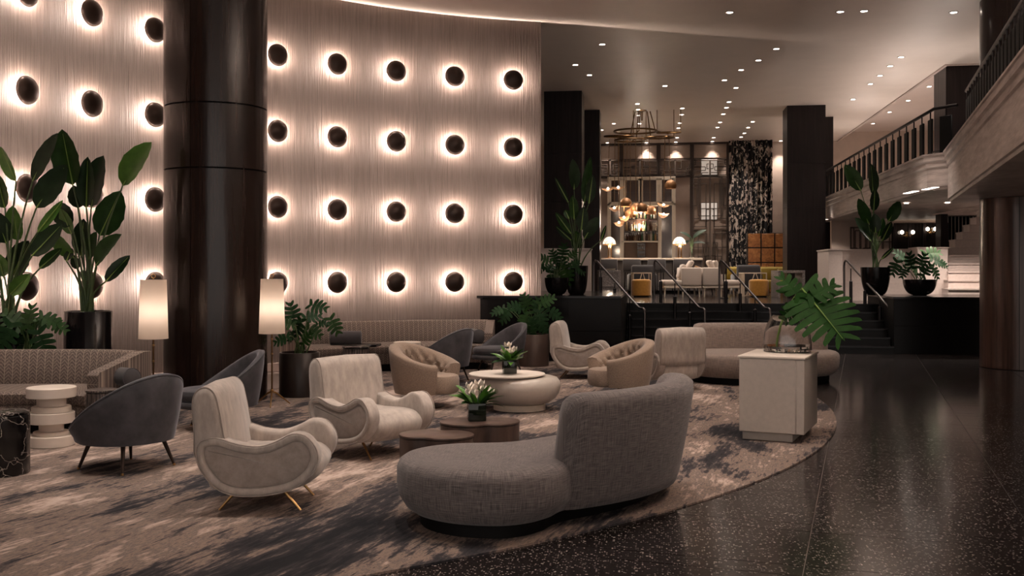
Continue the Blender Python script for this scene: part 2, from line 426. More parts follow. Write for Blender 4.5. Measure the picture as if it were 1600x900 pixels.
structure(arc_wall(109.4, 232, WR-.02, WR, 0, .14, 90).build('baseboard_left', 'white_paint', angle=20))

# ceiling: main field, raised bay above the gallery
c_ = MB(); c_.box(-14, 6.6, -5, 40, CEIL, CEIL+.3); c_.box(6.6, 14, -5, 24.3, CEIL, CEIL+.3)
structure(c_.build('ceiling', 'ceiling_paint', smooth=False))
structure(MB().box(6.62, 14, 24.32, 40, CEIL+.32, CEIL+.5).build('ceiling_bay', 'mezz_ceiling', smooth=False))
tr = MB(); tr.box(6.54, 6.6, 24.3, 38.2, CEIL-.035, CEIL+.0); tr.box(6.54, 14, 24.24, 24.3, CEIL-.035, CEIL)
structure(tr.build('trim_1', 'trim_light', smooth=False))

# raised lounge, its steps and flanking blocks
SY = 21.2
structure(MB().box(-12, 12, SY+1.5, 40, 0, PLAT).build('floor_platform', 'black_panel', smooth=False))
fin = MB(); fin.box(-12, 12, SY+1.5, 40, PLAT, PLAT+.002); structure(fin.build('floor_lounge', 'terrazzo_black', smooth=False))
st = structure(MB().box(-.55, 4.75, SY+1.2, SY+1.5, 0, PLAT-.16).build('staircase', 'black_panel', smooth=False))
R6 = PLAT/6
for k in range(1, 6):
    s_ = MB(); s_.box(-.55, 4.75, SY+.3*(k-1)+.004, SY+.3*k, R6*(k-1) if k == 1 else R6*(k-1), R6*k-.03); s_.build('step', 'black_panel', st, smooth=False)
    t_ = MB(); t_.box(-.55, 4.75, SY+.3*(k-1)-.02, SY+.3*k+.002, R6*k-.03, R6*k); t_.build('tread', 'black_gloss', st, smooth=False)
    n_ = MB(); n_.box(-.55, 4.75, SY+.3*(k-1)-.024, SY+.3*(k-1)-.02, R6*k-.012, R6*k+.002); n_.build('nosing', 'dark_metal', st, smooth=False)
n_ = MB(); n_.box(-.55, 4.75, SY+1.476, SY+1.5, PLAT-.012, PLAT+.004); n_.build('nosing', 'dark_metal', st, smooth=False)
def block(name, x0, x1, y0, y1, z):
    o = structure(MB().box(x0, x1, y0+.02, y1, 0, z-.04).build(name, 'black_matte', smooth=False))
    n = max(1, round((x1-x0)/1.0)); d = (x1-x0)/n
    for i in range(n):
        for (za, zb) in ((.0, .56), (.56, z-.045)):
            MB().box(x0+i*d+.004, x0+(i+1)*d-.004, y0, y0+.02, za+.004, zb-.004).build('panel', 'black_panel', o, smooth=False)
    MB().box(x0-.02, x1+.0, y0-.03, y1, z-.04, z).build('coping', 'black_gloss', o, smooth=False)
    return o
block('wall_planter_left', -3.45, -.57, 18.65, 23.6, 1.2)
block('wall_planter_right', 4.77, 10.5, 21.3, 23.8, 1.14)

# round columns clad in panels
def column(name, c, r, bands, seam):
    o = structure(MB().lathe([(r-.03, 0), (r-.03, CEIL)], 48, c).build(name, 'black_matte'))
    for z0, z1, mt in bands:
        for q in range(4):
            a0, a1 = seam+q*90+.35, seam+(q+1)*90-.35; n = 22
            ring = lambda rr, z: [(c[0]+rr*math.cos(math.radians(a0+(a1-a0)*i/n)), c[1]+rr*math.sin(math.radians(a0+(a1-a0)*i/n)), z) for i in range(n+1)]
            b = MB(); b.loft([ring(r-.02, z0+.006), ring(r, z0+.010), ring(r, z1-.010), ring(r-.02, z1-.006)], closed=False, cap0=False, cap1=False)
            b.build('panel', mt, o, angle=60)
    return o
column('column_left', (-5.545, 12.484, 0), .64, ((0, 2.92, 'column_wood'), (2.92, 3.72, 'column_wood'), (3.72, CEIL, 'column_wood')), 270+16+YAW*57.3-28)
column('column_right', (6.246, 18.584, 0), .64, ((0, 2.90, 'column_copper'), (3.80, 5.0, 'column_wood'), (5.0, CEIL, 'column_wood')), 250)
# square pillars in the raised lounge
def pillar(name, x0, x1, y0, y1):
    o = structure(MB().box(x0+.02, x1-.02, y0+.02, y1-.02, PLAT, CEIL).build(name, 'black_matte', smooth=False))
    zs = [PLAT, 2.2, 3.45, 4.7, CEIL]
    for a, b in zip(zs, zs[1:]):
        MB().box(x0, x1, y0, y0+.02, a+.003, b-.003).build('panel', 'pillar_dark', o, smooth=False)
        MB().box(x0, x0+.02, y0+.02, y1, a+.003, b-.003).build('panel', 'pillar_dark', o, smooth=False)
        MB().box(x1-.02, x1, y0+.02, y1, a+.003, b-.003).build('panel', 'pillar_dark', o, smooth=False)
    return o
pillar('pillar_1', ax(850, 26.5), ax(909, 26.5), 26.5, 27.5)
pillar('pillar_2', ax(905, 29.7), ax(937, 29.7), 29.7, 30.5)
pillar('pillar_3', ax(1230, 29.7), ax(1290, 29.7), 29.7, 30.7)
pillar('pillar_4', ax(1288, 32.0), ax(1302, 32.0), 32.0, 32.8)

# back wall of the bar
BY = 38.0
structure(MB().box(-9, 14, BY, BY+.3, 0, 6.9).build('wall_back', 'cream_wall', smooth=False))
structure(MB().box(12, 12.3, -5, 40, 0, 6.9).build('wall_right', 'cream_wall', smooth=False))
structure(MB().box(-9.3, -9, 19.5, 38, 0, CEIL).build('wall_lounge', 'cream_wall', smooth=False))
# upper gallery: far straight part, chamfer and the slanting near part
def fascia(pts, z0, z1, name, back=5.5):
    """profiled edge beam along the points, slab behind it to the right"""
    prof = [(0, z0), (0, z0+.05), (-.03, z0+.06), (-.03, z1-.26), (-.055, z1-.24), (-.055, z1-.15), (-.09, z1-.13), (-.09, z1-.04), (-.11, z1-.03), (-.11, z1)]
    P = [Vector((x, y, 0)) for x, y in pts]; b = MB(); cols = []
    for i, p in enumerate(P):
        t = (P[min(i+1, len(P)-1)]-P[max(i-1, 0)]).normalized(); n = Vector((t.y, -t.x, 0))   # to the right of travel
        if n.x < 0: n = -n
        cols.append([p+n*d+Vector((0, 0, z)) for d, z in prof]+[Vector((p.x+back, p.y, z1)), Vector((p.x+back, p.y, z0))])
    b.loft(cols, closed=True); o = structure(b.build(name, 'fascia_stone', smooth=False)); return o
fascia([(5.04, 37.9), (5.04, 19.75), (5.32, 19.42)], 3.14, 3.80, 'balcony_far', 2.2)
structure(MB().box(7.22, 11.0, 28.6, 38, 3.14, 3.80).build('ceiling_soffit', 'fascia_stone', smooth=False))
fascia([(5.31, 19.40), (3.77, 11.12), (2.85, 6.2), (2.3, 3.2)], 2.90, 3.82, 'balcony_near', 7)
def gallery_rail(pts, z, h, step, name, label):
    o = thing(name, label, 'railing', Vector((pts[0][0], pts[0][1], z)))
    inv = -o.location
    P = [Vector((x, y, z)) for x, y in pts]
    MB().tube([p+Vector((0, 0, h))+inv for p in P], .032, 8).build('top_rail', 'dark_metal', o)
    MB().tube([p+Vector((0, 0, .08))+inv for p in P], .015, 6).build('bottom_rail', 'dark_metal', o)
    for a, b in zip(P, P[1:]):
        L = (b-a).length; n = max(1, int(L/step)); t = (b-a)/L
        ang = math.atan2(t.y, t.x)
        for i in range(n):
            c = a+t*(i+.5)*L/n+inv
            s = MB(); M = Matrix.Translation(c) @ Matrix.Rotation(ang, 4, 'Z')
            s.rbox(-.13, .13, -.02, .02, .03, h-.16, .012, 1, M); s.build('baluster_panel', 'black_matte', o)
            s = MB(); s.tube([c+Vector((0, 0, h-.17)), c+Vector((0, 0, h-.01))], .014, 6); s.build('baluster_pin', 'dark_metal', o)
gallery_rail([(5.2, 37.8), (5.2, 19.95), (5.5, 19.6)], 3.80, .88, .60, 'gallery_railing', 'black gallery railing of upright panels running back above the far balcony')
gallery_rail([(5.6, 19.4), (4.05, 11.1), (3.1, 6.2)], 3.82, 1.08, .34, 'gallery_railing', 'dark railing along the near slanting balcony at upper right')
structure(MB().box(ax(1478, 24.4), ax(1532, 24.4), 24.4, 25.4, 3.8, CEIL).build('pillar_5', 'pillar_dark', smooth=False))
structure(MB().box(10.6, 10.75, 24.3, 38, 3.8, 6.65).build('wall_gallery', 'cream_wall', smooth=False))
# low white parapets of the raised lounge
def parapet(name, x0, x1, y0, y1, z1):
    o = structure(MB().box(x0, x1, y0, y1, PLAT, z1-.03).build(name, 'white_paint', smooth=False))
    MB().box(x0-.02, x1+.02, y0-.02, y1+.02, z1-.03, z1).build('cap', 'trim_light', o, smooth=False)
    MB().box(x0-.012, x1+.012, y0-.012, y0, PLAT, 1.38).build('skirting', 'trim_light', o, smooth=False); return o
parapet('wall_parapet_1', ax(1295, 24.0), ax(1316, 24.0), 24.0, 25.6, az(1300, 389, 24.0))
parapet('wall_parapet_2', ax(1316, 25.2), ax(1434, 25.2), 25.2, 25.4, az(1370, 389, 25.2))
parapet('wall_parapet_3', ax(1434, 24.6), ax(1481, 24.6), 24.6, 25.4, az(1460, 386, 24.6))
parapet('wall_parapet_4', ax(846, 24.4), ax(922, 24.4), 24.4, 25.0, az(900, 388, 24.4))
# under-gallery back wall with lattice screens and dark glazing
GY = 31.0
structure(MB().box(ax(1299, GY), 12, GY, GY+.2, PLAT, 3.14).build('wall_under_gallery', 'cream_wall', smooth=False))
gl = structure(MB().box(ax(1398, GY), ax(1482, GY), GY-.03, GY, PLAT, 3.05).build('window_1', 'dark_glass', smooth=False))
for px in (1398, 1421, 1444, 1468, 1480):
    x = ax(px, GY); MB().box(x-.04, x+.04, GY-.07, GY-.03, PLAT, 3.05).build('mullion', 'pillar_dark', gl, smooth=False)
def lattice(name, x0, x1, z0, z1, y, label, seed, mat='lattice_metal', n=11, t=.018):
    rnd = random.Random(seed); o = thing(name, label, 'screen', Vector(((x0+x1)/2, y, z0)))
    iv = -o.location
    def bar(xa, xb, za, zb, nm='bar'):
        b = MB(); b.box(xa+iv.x, xb+iv.x, -.02, .02, za+iv.z, zb+iv.z); return b.build(nm, mat, o, smooth=False)
    for xa, xb, za, zb in ((x0, x0+.04, z0, z1), (x1-.04, x1, z0, z1), (x0, x1, z0, z0+.04), (x0, x1, z1-.04, z1)): bar(xa, xb, za, zb, 'frame')
    cx = (x0+x1)/2; hw = (x1-x0)/2; H = z1-z0
    for k in range(n):
        d = hw*rnd.uniform(.12, .92); a = rnd.uniform(0, .75); b_ = min(1, a+rnd.uniform(.15, .5))
        for sgn in (-1, 1):
            x = cx+sgn*d; bar(x-t/2, x+t/2, z0+a*H, z0+b_*H)
            x2 = cx+sgn*hw*rnd.uniform(.0, .15) if k % 2 else cx+sgn*hw
            for zz in (z0+a*H, z0+b_*H): bar(min(x, x2), max(x, x2), zz-t/2, zz+t/2)
    bar(cx-.03, cx+.03, z0, z1)
    return o
lattice('lattice_screen', ax(1328, GY), ax(1360, GY), PLAT+.003, 2.95, GY-.021, 'dark geometric lattice screen behind the tall plant under the gallery', 3, 'lattice_metal', 6, .03)
lattice('lattice_screen', ax(1362, GY), ax(1396, GY), PLAT+.003, 2.95, GY-.021, 'dark geometric lattice screen beside the dark glazing under the gallery', 5, 'lattice_metal', 6, .03)
# white winding stair up to the gallery
ws = structure(MB().box(ax(1482, 27.0), 8.6, 27.5, 28.0, PLAT, 1.6).build('staircase_gallery', 'white_paint', smooth=False))
for k in range(11):
    z1 = 1.08+.19*(k+1); y0 = 24.0+.27*k; px = 1481.5 if k < 6 else 1481.5+(k-5)*11
    x0 = ax(px, y0)
    MB().box(x0, 8.8, y0, y0+.5, z1-.19, z1-.035).build('step', 'white_paint', ws, smooth=False)
    MB().box(x0-.01, 8.8, y0-.025, y0+.5, z1-.035, z1).build('tread', 'trim_light', ws, smooth=False)
gallery = thing('stair_railing', 'black panelled railing climbing behind the white gallery stair', 'railing', at(1484, 392, 27.5))
for i in range(9):
    a = at(1484+i*5.6, 392-i*6.5, 27.8)-gallery.location
    MB().rbox(a.x-.035, a.x+.035, a.y-.02, a.y+.02, a.z, a.z+.95, .01, 1).build('baluster_panel', 'black_matte', gallery)
MB().tube([at(1483, 338, 27.8)-gallery.location, at(1532, 285, 27.8)-gallery.location], .035, 8).build('handrail', 'dark_metal', gallery)
structure(MB().box(ax(1470, 27.9), ax(1481, 27.9), 27.9, 28.4, PLAT, 3.14).build('pillar_6', 'pillar_dark', smooth=False))

# ---------------------------------------------------------------- lamps of the building, and a few added ones
# wall sconces
SC_POW = 62.0
rows = ['bottom', 'second', 'third', 'top']
def ordinal(n): return ['first', 'second', 'third', 'fourth', 'fifth', 'sixth', 'seventh', 'eighth', 'ninth', 'tenth', 'eleventh', 'twelfth', 'thirteenth'][n]
sc0 = None
for k in range(11):
    ang = 112.7+7.27*k
    for r in range(4):
        z = 1.46+1.25*r
        lab = 'dark bronze dome sconce, %s row, %s from right end of curved wall' % (rows[r], ordinal(k))
        p = wall_pt(ang, WR, z)
        if sc0 is None:
            sc0 = o = thing('wall_sconce', lab, 'sconce', p, 0, 'dome sconces on the curved wall')
            R_, D_, S_ = .185, .10, .046      # radius, depth and stand-off of the dome; local +X points into the room
            prof = [(R_*math.cos(t), D_*math.sin(t)) for t in [i*PI/2/8 for i in range(8)]]+[(.004, D_)]
            pin = [(R_-.012, 0)]+[((R_-.012)*math.cos(t), (D_-.01)*math.sin(t)) for t in [i*PI/2/6 for i in range(1, 6)]]+[(.004, D_-.01)]
            ringf = lambda rr, xx: [(xx, rr*math.cos(2*PI*i/28), rr*math.sin(2*PI*i/28)) for i in range(28)]
            b = MB(); b.loft([ringf(rr, S_+xx) for rr, xx in pin[::-1]]+[ringf(rr, S_+xx) for rr, xx in prof], cap0=True, cap1=True); b.build('dome', 'bronze', o)
            b = MB(); b.loft([ringf(.05, 0), ringf(.05, .02), ringf(.018, .022), ringf(.018, S_+D_-.012)]); b.build('mounting_stem', 'bronze', o)
            for q in range(4):
                t = q*PI/2+PI/4
                lamp('sconce_lamp', 'POINT', (.040, .085*math.cos(t), .085*math.sin(t)), SC_POW/4, (1, .80, .68), .02, o)
        else:
            o = copy_tree(sc0); o['label'] = lab; o.location = p
        o.rotation_euler.z = math.radians(ang+180)

# recessed ceiling downlights
DL = None
def downlight(p, power, spot=75, label='small round recessed downlight in the pale main ceiling', group='downlights of the main ceiling', z=None):
    global DL
    if DL is None:
        DL = thing('downlight', label, 'downlight', p, 0, group)
        MB().lathe([(.085, 0), (.085, -.008), (.06, -.010), (.058, .0)], 16, cap0=False, cap1=False).build('trim_ring', 'trim_light', DL)
        MB().lathe([(.058, -.006), (.001, -.006)], 16, cap0=False, cap1=True).build('lens', 'led_warm', DL)
        o = DL
    else:
        o = copy_tree(DL); o['label'] = label; o['group'] = group; o.location = p
    for c in list(o.children):
        if c.type == 'LIGHT': bpy.data.objects.remove(c)
    lamp('downlight_lamp', 'SPOT', (0, 0, -.03), power, (1, .86, .76), .05, o, spot, .7)
    return o
dl_px = [(1140,19),(1490,19),(1313,18),(1350,17),(941,69),(1213,76),(899,101),(921,117),(1185,94),(1158,109),(1132,125),(1150,137),(1039,134),
         (1408,89),(1391,103),(1375,118),(1360,131),(1333,155),(996,162),(997,171),(998,180),(999,193),(1066,169),(1065,179),(1062,192),(1060,200),
         (1139,159),(1135,168),(1130,178),(1125,191),(1121,199),(1115,215),(1113,221),(1176,190),(1169,199),(1163,208),(1158,214),(1154,221),(1220,220),
         (959,193),(940,203),(1058,215),(1056,222),(949,223),(1010,223)]
for px, py in dl_px:
    Y = (CEIL-EYE)*F/(HZ-py); p = at(px, py, Y); p.z = CEIL
    downlight(p, DLP)
# downlights over the seating, above the top edge of the view
for X, Y, pw in SEATL:
    p = W(X, Y, CEIL); downlight(p, pw, 62, 'recessed downlight in the ceiling above the seating', 'downlights above the seating')
for px, py in ((1452,135),(1419,157),(1390,175),(1364,193)):
    z = CEIL+.32; Y = (z-EYE)*F/(HZ-py); p = at(px, py, Y); p.z = z
    downlight(p, DLP*.9, 110, 'recessed downlight in the raised ceiling over the gallery', 'gallery downlights')
# slot lights under the gallery
for a, b in (((1415, 302), (1432, 298)), ((1444, 296), (1463, 292))):
    za = 3.141
    ya = (za-EYE)*F/(HZ-a[1]); yb = (za-EYE)*F/(HZ-b[1]); A = at(a[0], a[1], ya); B = at(b[0], b[1], yb)
    d = (B-A).normalized(); n = Vector((-d.y, d.x, 0))*.05
    o = MB(); o.add([A-n, B-n, B+n, A+n, A-n-Vector((0,0,.012)), B-n-Vector((0,0,.012)), B+n-Vector((0,0,.012)), A+n-Vector((0,0,.012))], [(0,1,2,3),(4,5,6,7),(0,1,5,4),(1,2,6,5),(2,3,7,6),(3,0,4,7)])
    o = o.build('slot_light', 'led_soft', smooth=False)
    tag(o, 'glowing ceiling slot light under the far gallery, %s one' % ('left' if a[0] == 1415 else 'right'), 'light')
for X, Y in ((8.55, 22.2), (9.4, 22.1), (10.3, 22.0), (8.9, 29.0)):  # downlights added to brighten parapets, ledge and stair below the gallery
    p = W(X, Y, 3.13); downlight(p, 110, 130, 'added fill downlight in the soffit under the far gallery', 'added under-gallery downlights')

# unseen uplights added on the gallery slabs to brighten the ceiling
for i, (X, Y, pw) in enumerate(ADDED_UPL):
    p = W(X, Y, 3.822 if Y < 19 else 3.802)
    o = thing('added_uplight', 'added unseen ceiling-wash lamp on the gallery floor behind the railing', 'lamp', p, 0, 'added gallery uplights')
    MB().lathe([(.10, 0), (.10, .02), (.07, .03), (.09, .22), (.075, .22), (.055, .10)], 20, cap1=True).build('housing', 'dark_metal', o)
    MB().lathe([(.06, .15), (.001, .15)], 16, cap0=False).build('lens', 'led_soft', o)
    lamp('added_uplight_lamp', 'SPOT', (0, 0, .20), pw, (1, .88, .80), .08, o, 165, .5, (PI, 0, 0))
# ================================================================== SEATING
def R2(deg): return math.radians(deg)+YAW
# ---- pale lounge chair with curved padded arms (faces local +X)
ARM = smoothpoly([(-.395,.42),(-.365,.495),(-.26,.52),(-.11,.478),(.035,.465),(.15,.50),(.25,.548),(.345,.535),(.412,.46),(.43,.375),(.395,.285),(.33,.215),(.24,.165),(.10,.132),(-.046,.123),(-.17,.135),(-.27,.185),(-.345,.27),(-.385,.345)], 3)
def make_lounge_chair():
    o = thing('lounge_chair', 'x', 'chair', group='pale lounge chairs with curved arms')
    for s in (-1, 1):
        def ring(y, d): return [(x, s*y, z) for x, z in inset(ARM, d)]
        b = MB(); b.loft([ring(.255, .03), ring(.26, .012), ring(.272, 0), ring(.362, 0), ring(.378, .006), ring(.388, .02), ring(.388, .038), ring(.378, .052), ring(.366, .056)], cap0=True, cap1=True)
        arm = b.build('armrest', 'suede', o, angle=60)
        b = MB(); b.loft([ring(.365, .055), ring(.374, .062), ring(.379, .085)]); b.build('side_panel', 'suede_panel', arm, angle=60)
        pts = [Vector(p) for p in ring(.387, .004)]
        b = MB(); b.tube(pts+[pts[0]], .0045, 5); b.build('piping', 'suede_panel', arm)
    # backrest
    BP = smoothpoly([(-.20,.36),(-.215,.55),(-.25,.74),(-.275,.815),(-.325,.857),(-.385,.845),(-.425,.79),(-.432,.70),(-.42,.55),(-.40,.36)], 3)
    ringb = lambda y, d: [(x, y, z) for x, z in inset(BP, d)]
    b = MB(); b.loft([ringb(-.365, .05), ringb(-.36, .015), ringb(-.335, 0), ringb(0, -.012), ringb(.335, 0), ringb(.36, .015), ringb(.365, .05)]); b.build('backrest', 'suede', o, angle=60)
    for s in (-1, 1):
        pts = [Vector(p) for p in ringb(s*.352, .004)]; b = MB(); b.tube(pts+[pts[0]], .004, 5); b.build('piping', 'suede_panel', o)
    SP = smoothpoly([(-.34,.17),(-.34,.40),(-.10,.395),(.18,.405),(.33,.385),(.405,.31),(.37,.215),(.25,.155),(0,.14),(-.2,.14)], 3)
    rs = lambda y, d: [(x, y, z) for x, z in inset(SP, d)]
    b = MB(); b.loft([rs(-.262, .01), rs(-.25, 0), rs(0, -.012), rs(.25, 0), rs(.262, .01)]); b.build('seat', 'suede', o, angle=60)
    for sx in (-1, 1):
        for sy in (-1, 1):
            b = MB(); b.tube([(sx*.15, sy*.22, .145), (sx*.28, sy*.235, .0)], [.013, .008], 8); b.build('leg', 'brass', o)
    return o
lc = make_lounge_chair()
LCS = [((-1.73, 7.26), 0, 'pale lounge chair with curved arms nearest the viewer, facing right'),
       ((-1.275, 9.225), -41, 'pale lounge chair with curved arms behind the low wooden tables'),
       ((1.06, 15.9), -12, 'pale lounge chair with curved arms in front of the black stair block'),
       ((2.20, 14.45), 112, 'pale lounge chair seen from behind, beside the long curved sofa')]
for i, ((X, Y), a, lab) in enumerate(LCS):
    o = lc if i == 0 else copy_tree(lc)
    o['label'] = lab; o.location = W(X, Y, .012); o.rotation_euler.z = R2(a)

# ---- tub shells (local +X is the front)
def tub(rx, ry, zb, zback, zarm, thick, a_open, flare, power=1.4, n=40, tuft=None, yb=0):
    """outer skin, rim and inner skin of a barrel back; angle 0 is the back (-X)"""
    rings = []
    for i in range(n+1):
        t = -a_open+2*a_open*i/n; c, s = -math.cos(t), math.sin(t)
        k = max(0, (math.cos(t*PI/(2*a_open))))**power; zt = zarm+(zback-zarm)*k
        col = []
        def P(off, z, fl): 
            q = 1+fl; return Vector(((rx*q-off)*c, (ry*q-off)*s, z))
        H = zt-zb
        for f in (0, .12, .3, .55, .8): col.append(P(.0+ (.035*(1-f)**2), zb+H*f, flare*f))
        col.append(P(.004, zt-.03, flare)); col.append(P(.012, zt-.008, flare)); col.append(P(thick*.5, zt+.004, flare)); col.append(P(thick-.012, zt-.01, flare)); col.append(P(thick, zt-.035, flare))
        m = 10 if tuft else 4
        zin = .30
        for j in range(1, m+1):
            f = j/m; z = (zt-.035)*(1-f)+zin*f; off = thick
            if tuft:
                uu = t/a_open*tuft[0]; vv = (z-zin)/tuft[1]
                d = abs(math.sin(PI*(uu+vv)/1.0))*abs(math.sin(PI*(uu-vv)/1.0))
                off += tuft[2]*(d**.5-.3)
            col.append(P(off, z, flare*(1-f)))
        rings.append(col)
    return rings
def add_tub(parent, rings, mat, name='shell'):
    b = MB(); b.loft(rings, closed=True, cap0=True, cap1=True); return b.build(name, mat, parent, angle=70)
def make_tub_chair():
    o = thing('tub_chair', 'x', 'chair', group='charcoal velvet tub chairs')
    rg = tub(.405, .42, .235, .80, .37, .08, math.radians(120), .10, 1.25, 48)
    add_tub(o, rg, 'velvet')
    b = MB(); b.tube([c[6] for c in rg], .009, 6); b.build('welt', 'velvet', o)
    poly = [(.40*math.cos(t)*(1.10 if math.cos(t) > 0 else .9)+.02, .375*math.sin(t)) for t in [2*PI*i/32 for i in range(32)]]
    MB().prism(poly, .225, .30, .03).build('seat_base', 'velvet', o)
    MB().prism(inset(poly, .012), .30, .42, .045).build('seat', 'velvet', o)
    for sx in (-1, 1):
        for sy in (-1, 1):
            b = MB(); b.tube([(sx*.20, sy*.20, .24), (sx*.27, sy*.265, 0)], [.02, .011], 8); l = b.build('leg', 'bronze', o)
            b = MB(); b.tube([(sx*.266, sy*.2615, .018), (sx*.27, sy*.265, 0)], [.0125, .012], 8); b.build('ferrule', 'brass', l)
    return o
tc = make_tub_chair()
TCS = [((-3.22, 8.56), 150, 'charcoal velvet tub chair with its back turned, beside the white stacked stool'),
       ((-3.05, 10.75), 205, 'charcoal velvet tub chair in front of the big round column'),
       ((-1.02, 15.25), 148, 'charcoal velvet tub chair with its back turned, left of the pair by the rear sofa'),
       ((-.20, 16.6), 205, 'charcoal velvet tub chair facing left beside the brown planter')]
for i, ((X, Y), a, lab) in enumerate(TCS):
    o = tc if i == 0 else copy_tree(tc)
    o['label'] = lab; o.location = W(X, Y, .012); o.rotation_euler.z = R2(a)
# ---- tufted swivel chairs
def make_tufted():
    o = thing('swivel_chair', 'x', 'chair', group='button-tufted swivel chairs')
    rg = tub(.40, .40, .17, .76, .52, .14, math.radians(143), .10, 1.6, 72, (6, .16, .06))
    add_tub(o, rg, 'tweed', 'backrest')
    # buttons at the tuft valleys
    n = len(rg)-1
    for i in range(4, n-3, 6):
        for j, col in ((12, 0), (15, 1)):
            p = rg[i+(3 if col else 0)][j]
            b = MB(); b.lathe([(.014, -.008), (.014, .004), (.004, .010)], 8, p); b.build('button', 'tweed', o)
    poly = smoothpoly([(-.22,-.24),(-.22,.24),(.1,.265),(.28,.23),(.40,.15),(.43,0),(.40,-.15),(.28,-.23),(.1,-.265)], 4)
    MB().prism(poly, .17, .40, .055).build('seat', 'tweed', o)
    b = MB(); b.lathe([(.24, 0), (.24, .012), (.2, .022), (.05, .03), (.045, .17)], 24); b.build('swivel_base', 'bronze', o)
    return o
tf = make_tufted()
for i, ((X, Y), a, lab) in enumerate([((-1.06, 12.45), -28, 'beige button-tufted swivel chair left of the round white table'),
                                      ((1.40, 13.2), 203, 'beige button-tufted swivel chair right of the round white table')]):
    o = tf if i == 0 else copy_tree(tf)
    o['label'] = lab; o.location = W(X, Y, .012); o.rotation_euler.z = R2(a)

# ---- curved chaise sofas
def to_world(pts): return [(lambda v: (v.x, v.y))(W(x, y)) for x, y in pts]
def chaise(name, label, outline, back, zseat, zback, mat, thick=.2, plinth=.12, zbot=.2, lean=.0):
    c = W(*outline[0]); c = Vector((sum(W(*p).x for p in outline)/len(outline), sum(W(*p).y for p in outline)/len(outline), .012))
    o = thing(name, label, 'sofa', c)
    loc = lambda pts: [(x-c.x, y-c.y) for x, y in to_world(pts)]
    ol = smoothpoly(loc(outline), 5)
    prof = [(zbot, .10), (zbot+.03, .055), (zbot+.10, .01), (zbot+.16, 0), (zseat-.07, .0), (zseat-.03, .018), (zseat-.008, .05), (zseat+.004, .10), (zseat+.008, .2)]
    b = MB(); b.loft([[(x, y, z) for x, y in inset(ol, d)] for z, d in prof]); b.build('seat', mat, o, angle=70)
    MB().prism(inset(ol, .15), 0, zbot+.01).build('plinth', 'black_matte', o)
    path = smoothpoly([tuple(p) for p in loc(back)], 6, closed=False); n = len(path); rings = []
    for i, p in enumerate(path):
        p = Vector((p[0], p[1], 0)); q0 = Vector((*path[max(i-1, 0)], 0)); q1 = Vector((*path[min(i+1, n-1)], 0)); t = (q1-q0).normalized(); nn = Vector((-t.y, t.x, 0))
        e = min(i, n-1-i)/(n-1); k = min(1, (e/.09)) if e < .09 else 1; k = math.sqrt(max(0.0, 1-(1-k)**2)); k = .25+.75*k
        zb = zbot+.02; zt = zback-(1-k)*.16; th = thick*k
        sec = [(-.5, zb+.06), (-.42, zb), (.42, zb), (.5, zb+.06), (.53, (zb+zt)*.5), (.5, zt-.10), (.42, zt-.035), (.25, zt-.006), (0, zt), (-.25, zt-.006), (-.42, zt-.035), (-.5, zt-.10), (-.55, (zb+zt)*.5)]
        rings.append([p+nn*(a*th-lean*((z-zb)/(zt-zb))**1.3)+Vector((0, 0, z)) for a, z in sec])
    b = MB(); b.loft(rings); b.build('backrest', mat, o, angle=70)
    return o
chaise('chaise_sofa', 'grey woven chaise with round ottoman end and curved back, nearest in front',
       [(-.76,6.80),(-.67,6.44),(-.42,6.20),(-.10,6.12),(.14,6.20),(.31,6.38),(.42,6.58),(.68,6.80),(.95,7.08),(1.15,7.43),(1.2,7.8),(1.05,8.1),(.65,8.0),(.25,7.6),(-.05,7.33),(-.40,7.27),(-.66,7.10)],
       [(.27,6.60),(.58,6.80),(.85,7.05),(1.05,7.37),(1.13,7.70),(1.09,7.93)], .43, .86, 'linen', .24, .12, .09, .13)
chaise('curved_sofa', 'grey-beige curved sofa with rounded back behind the white cabinet',
       [(2.55,15.3),(2.75,14.85),(3.2,14.55),(3.7,14.5),(4.2,14.7),(4.7,15.0),(4.95,15.5),(4.8,16.0),(4.3,16.2),(3.6,16.25),(3.0,16.2),(2.65,15.85)],
       [(2.80,15.88),(3.3,15.98),(3.9,15.98),(4.4,15.86),(4.8,15.6)], .44, .84, 'linen_light', .26, .12, .10)

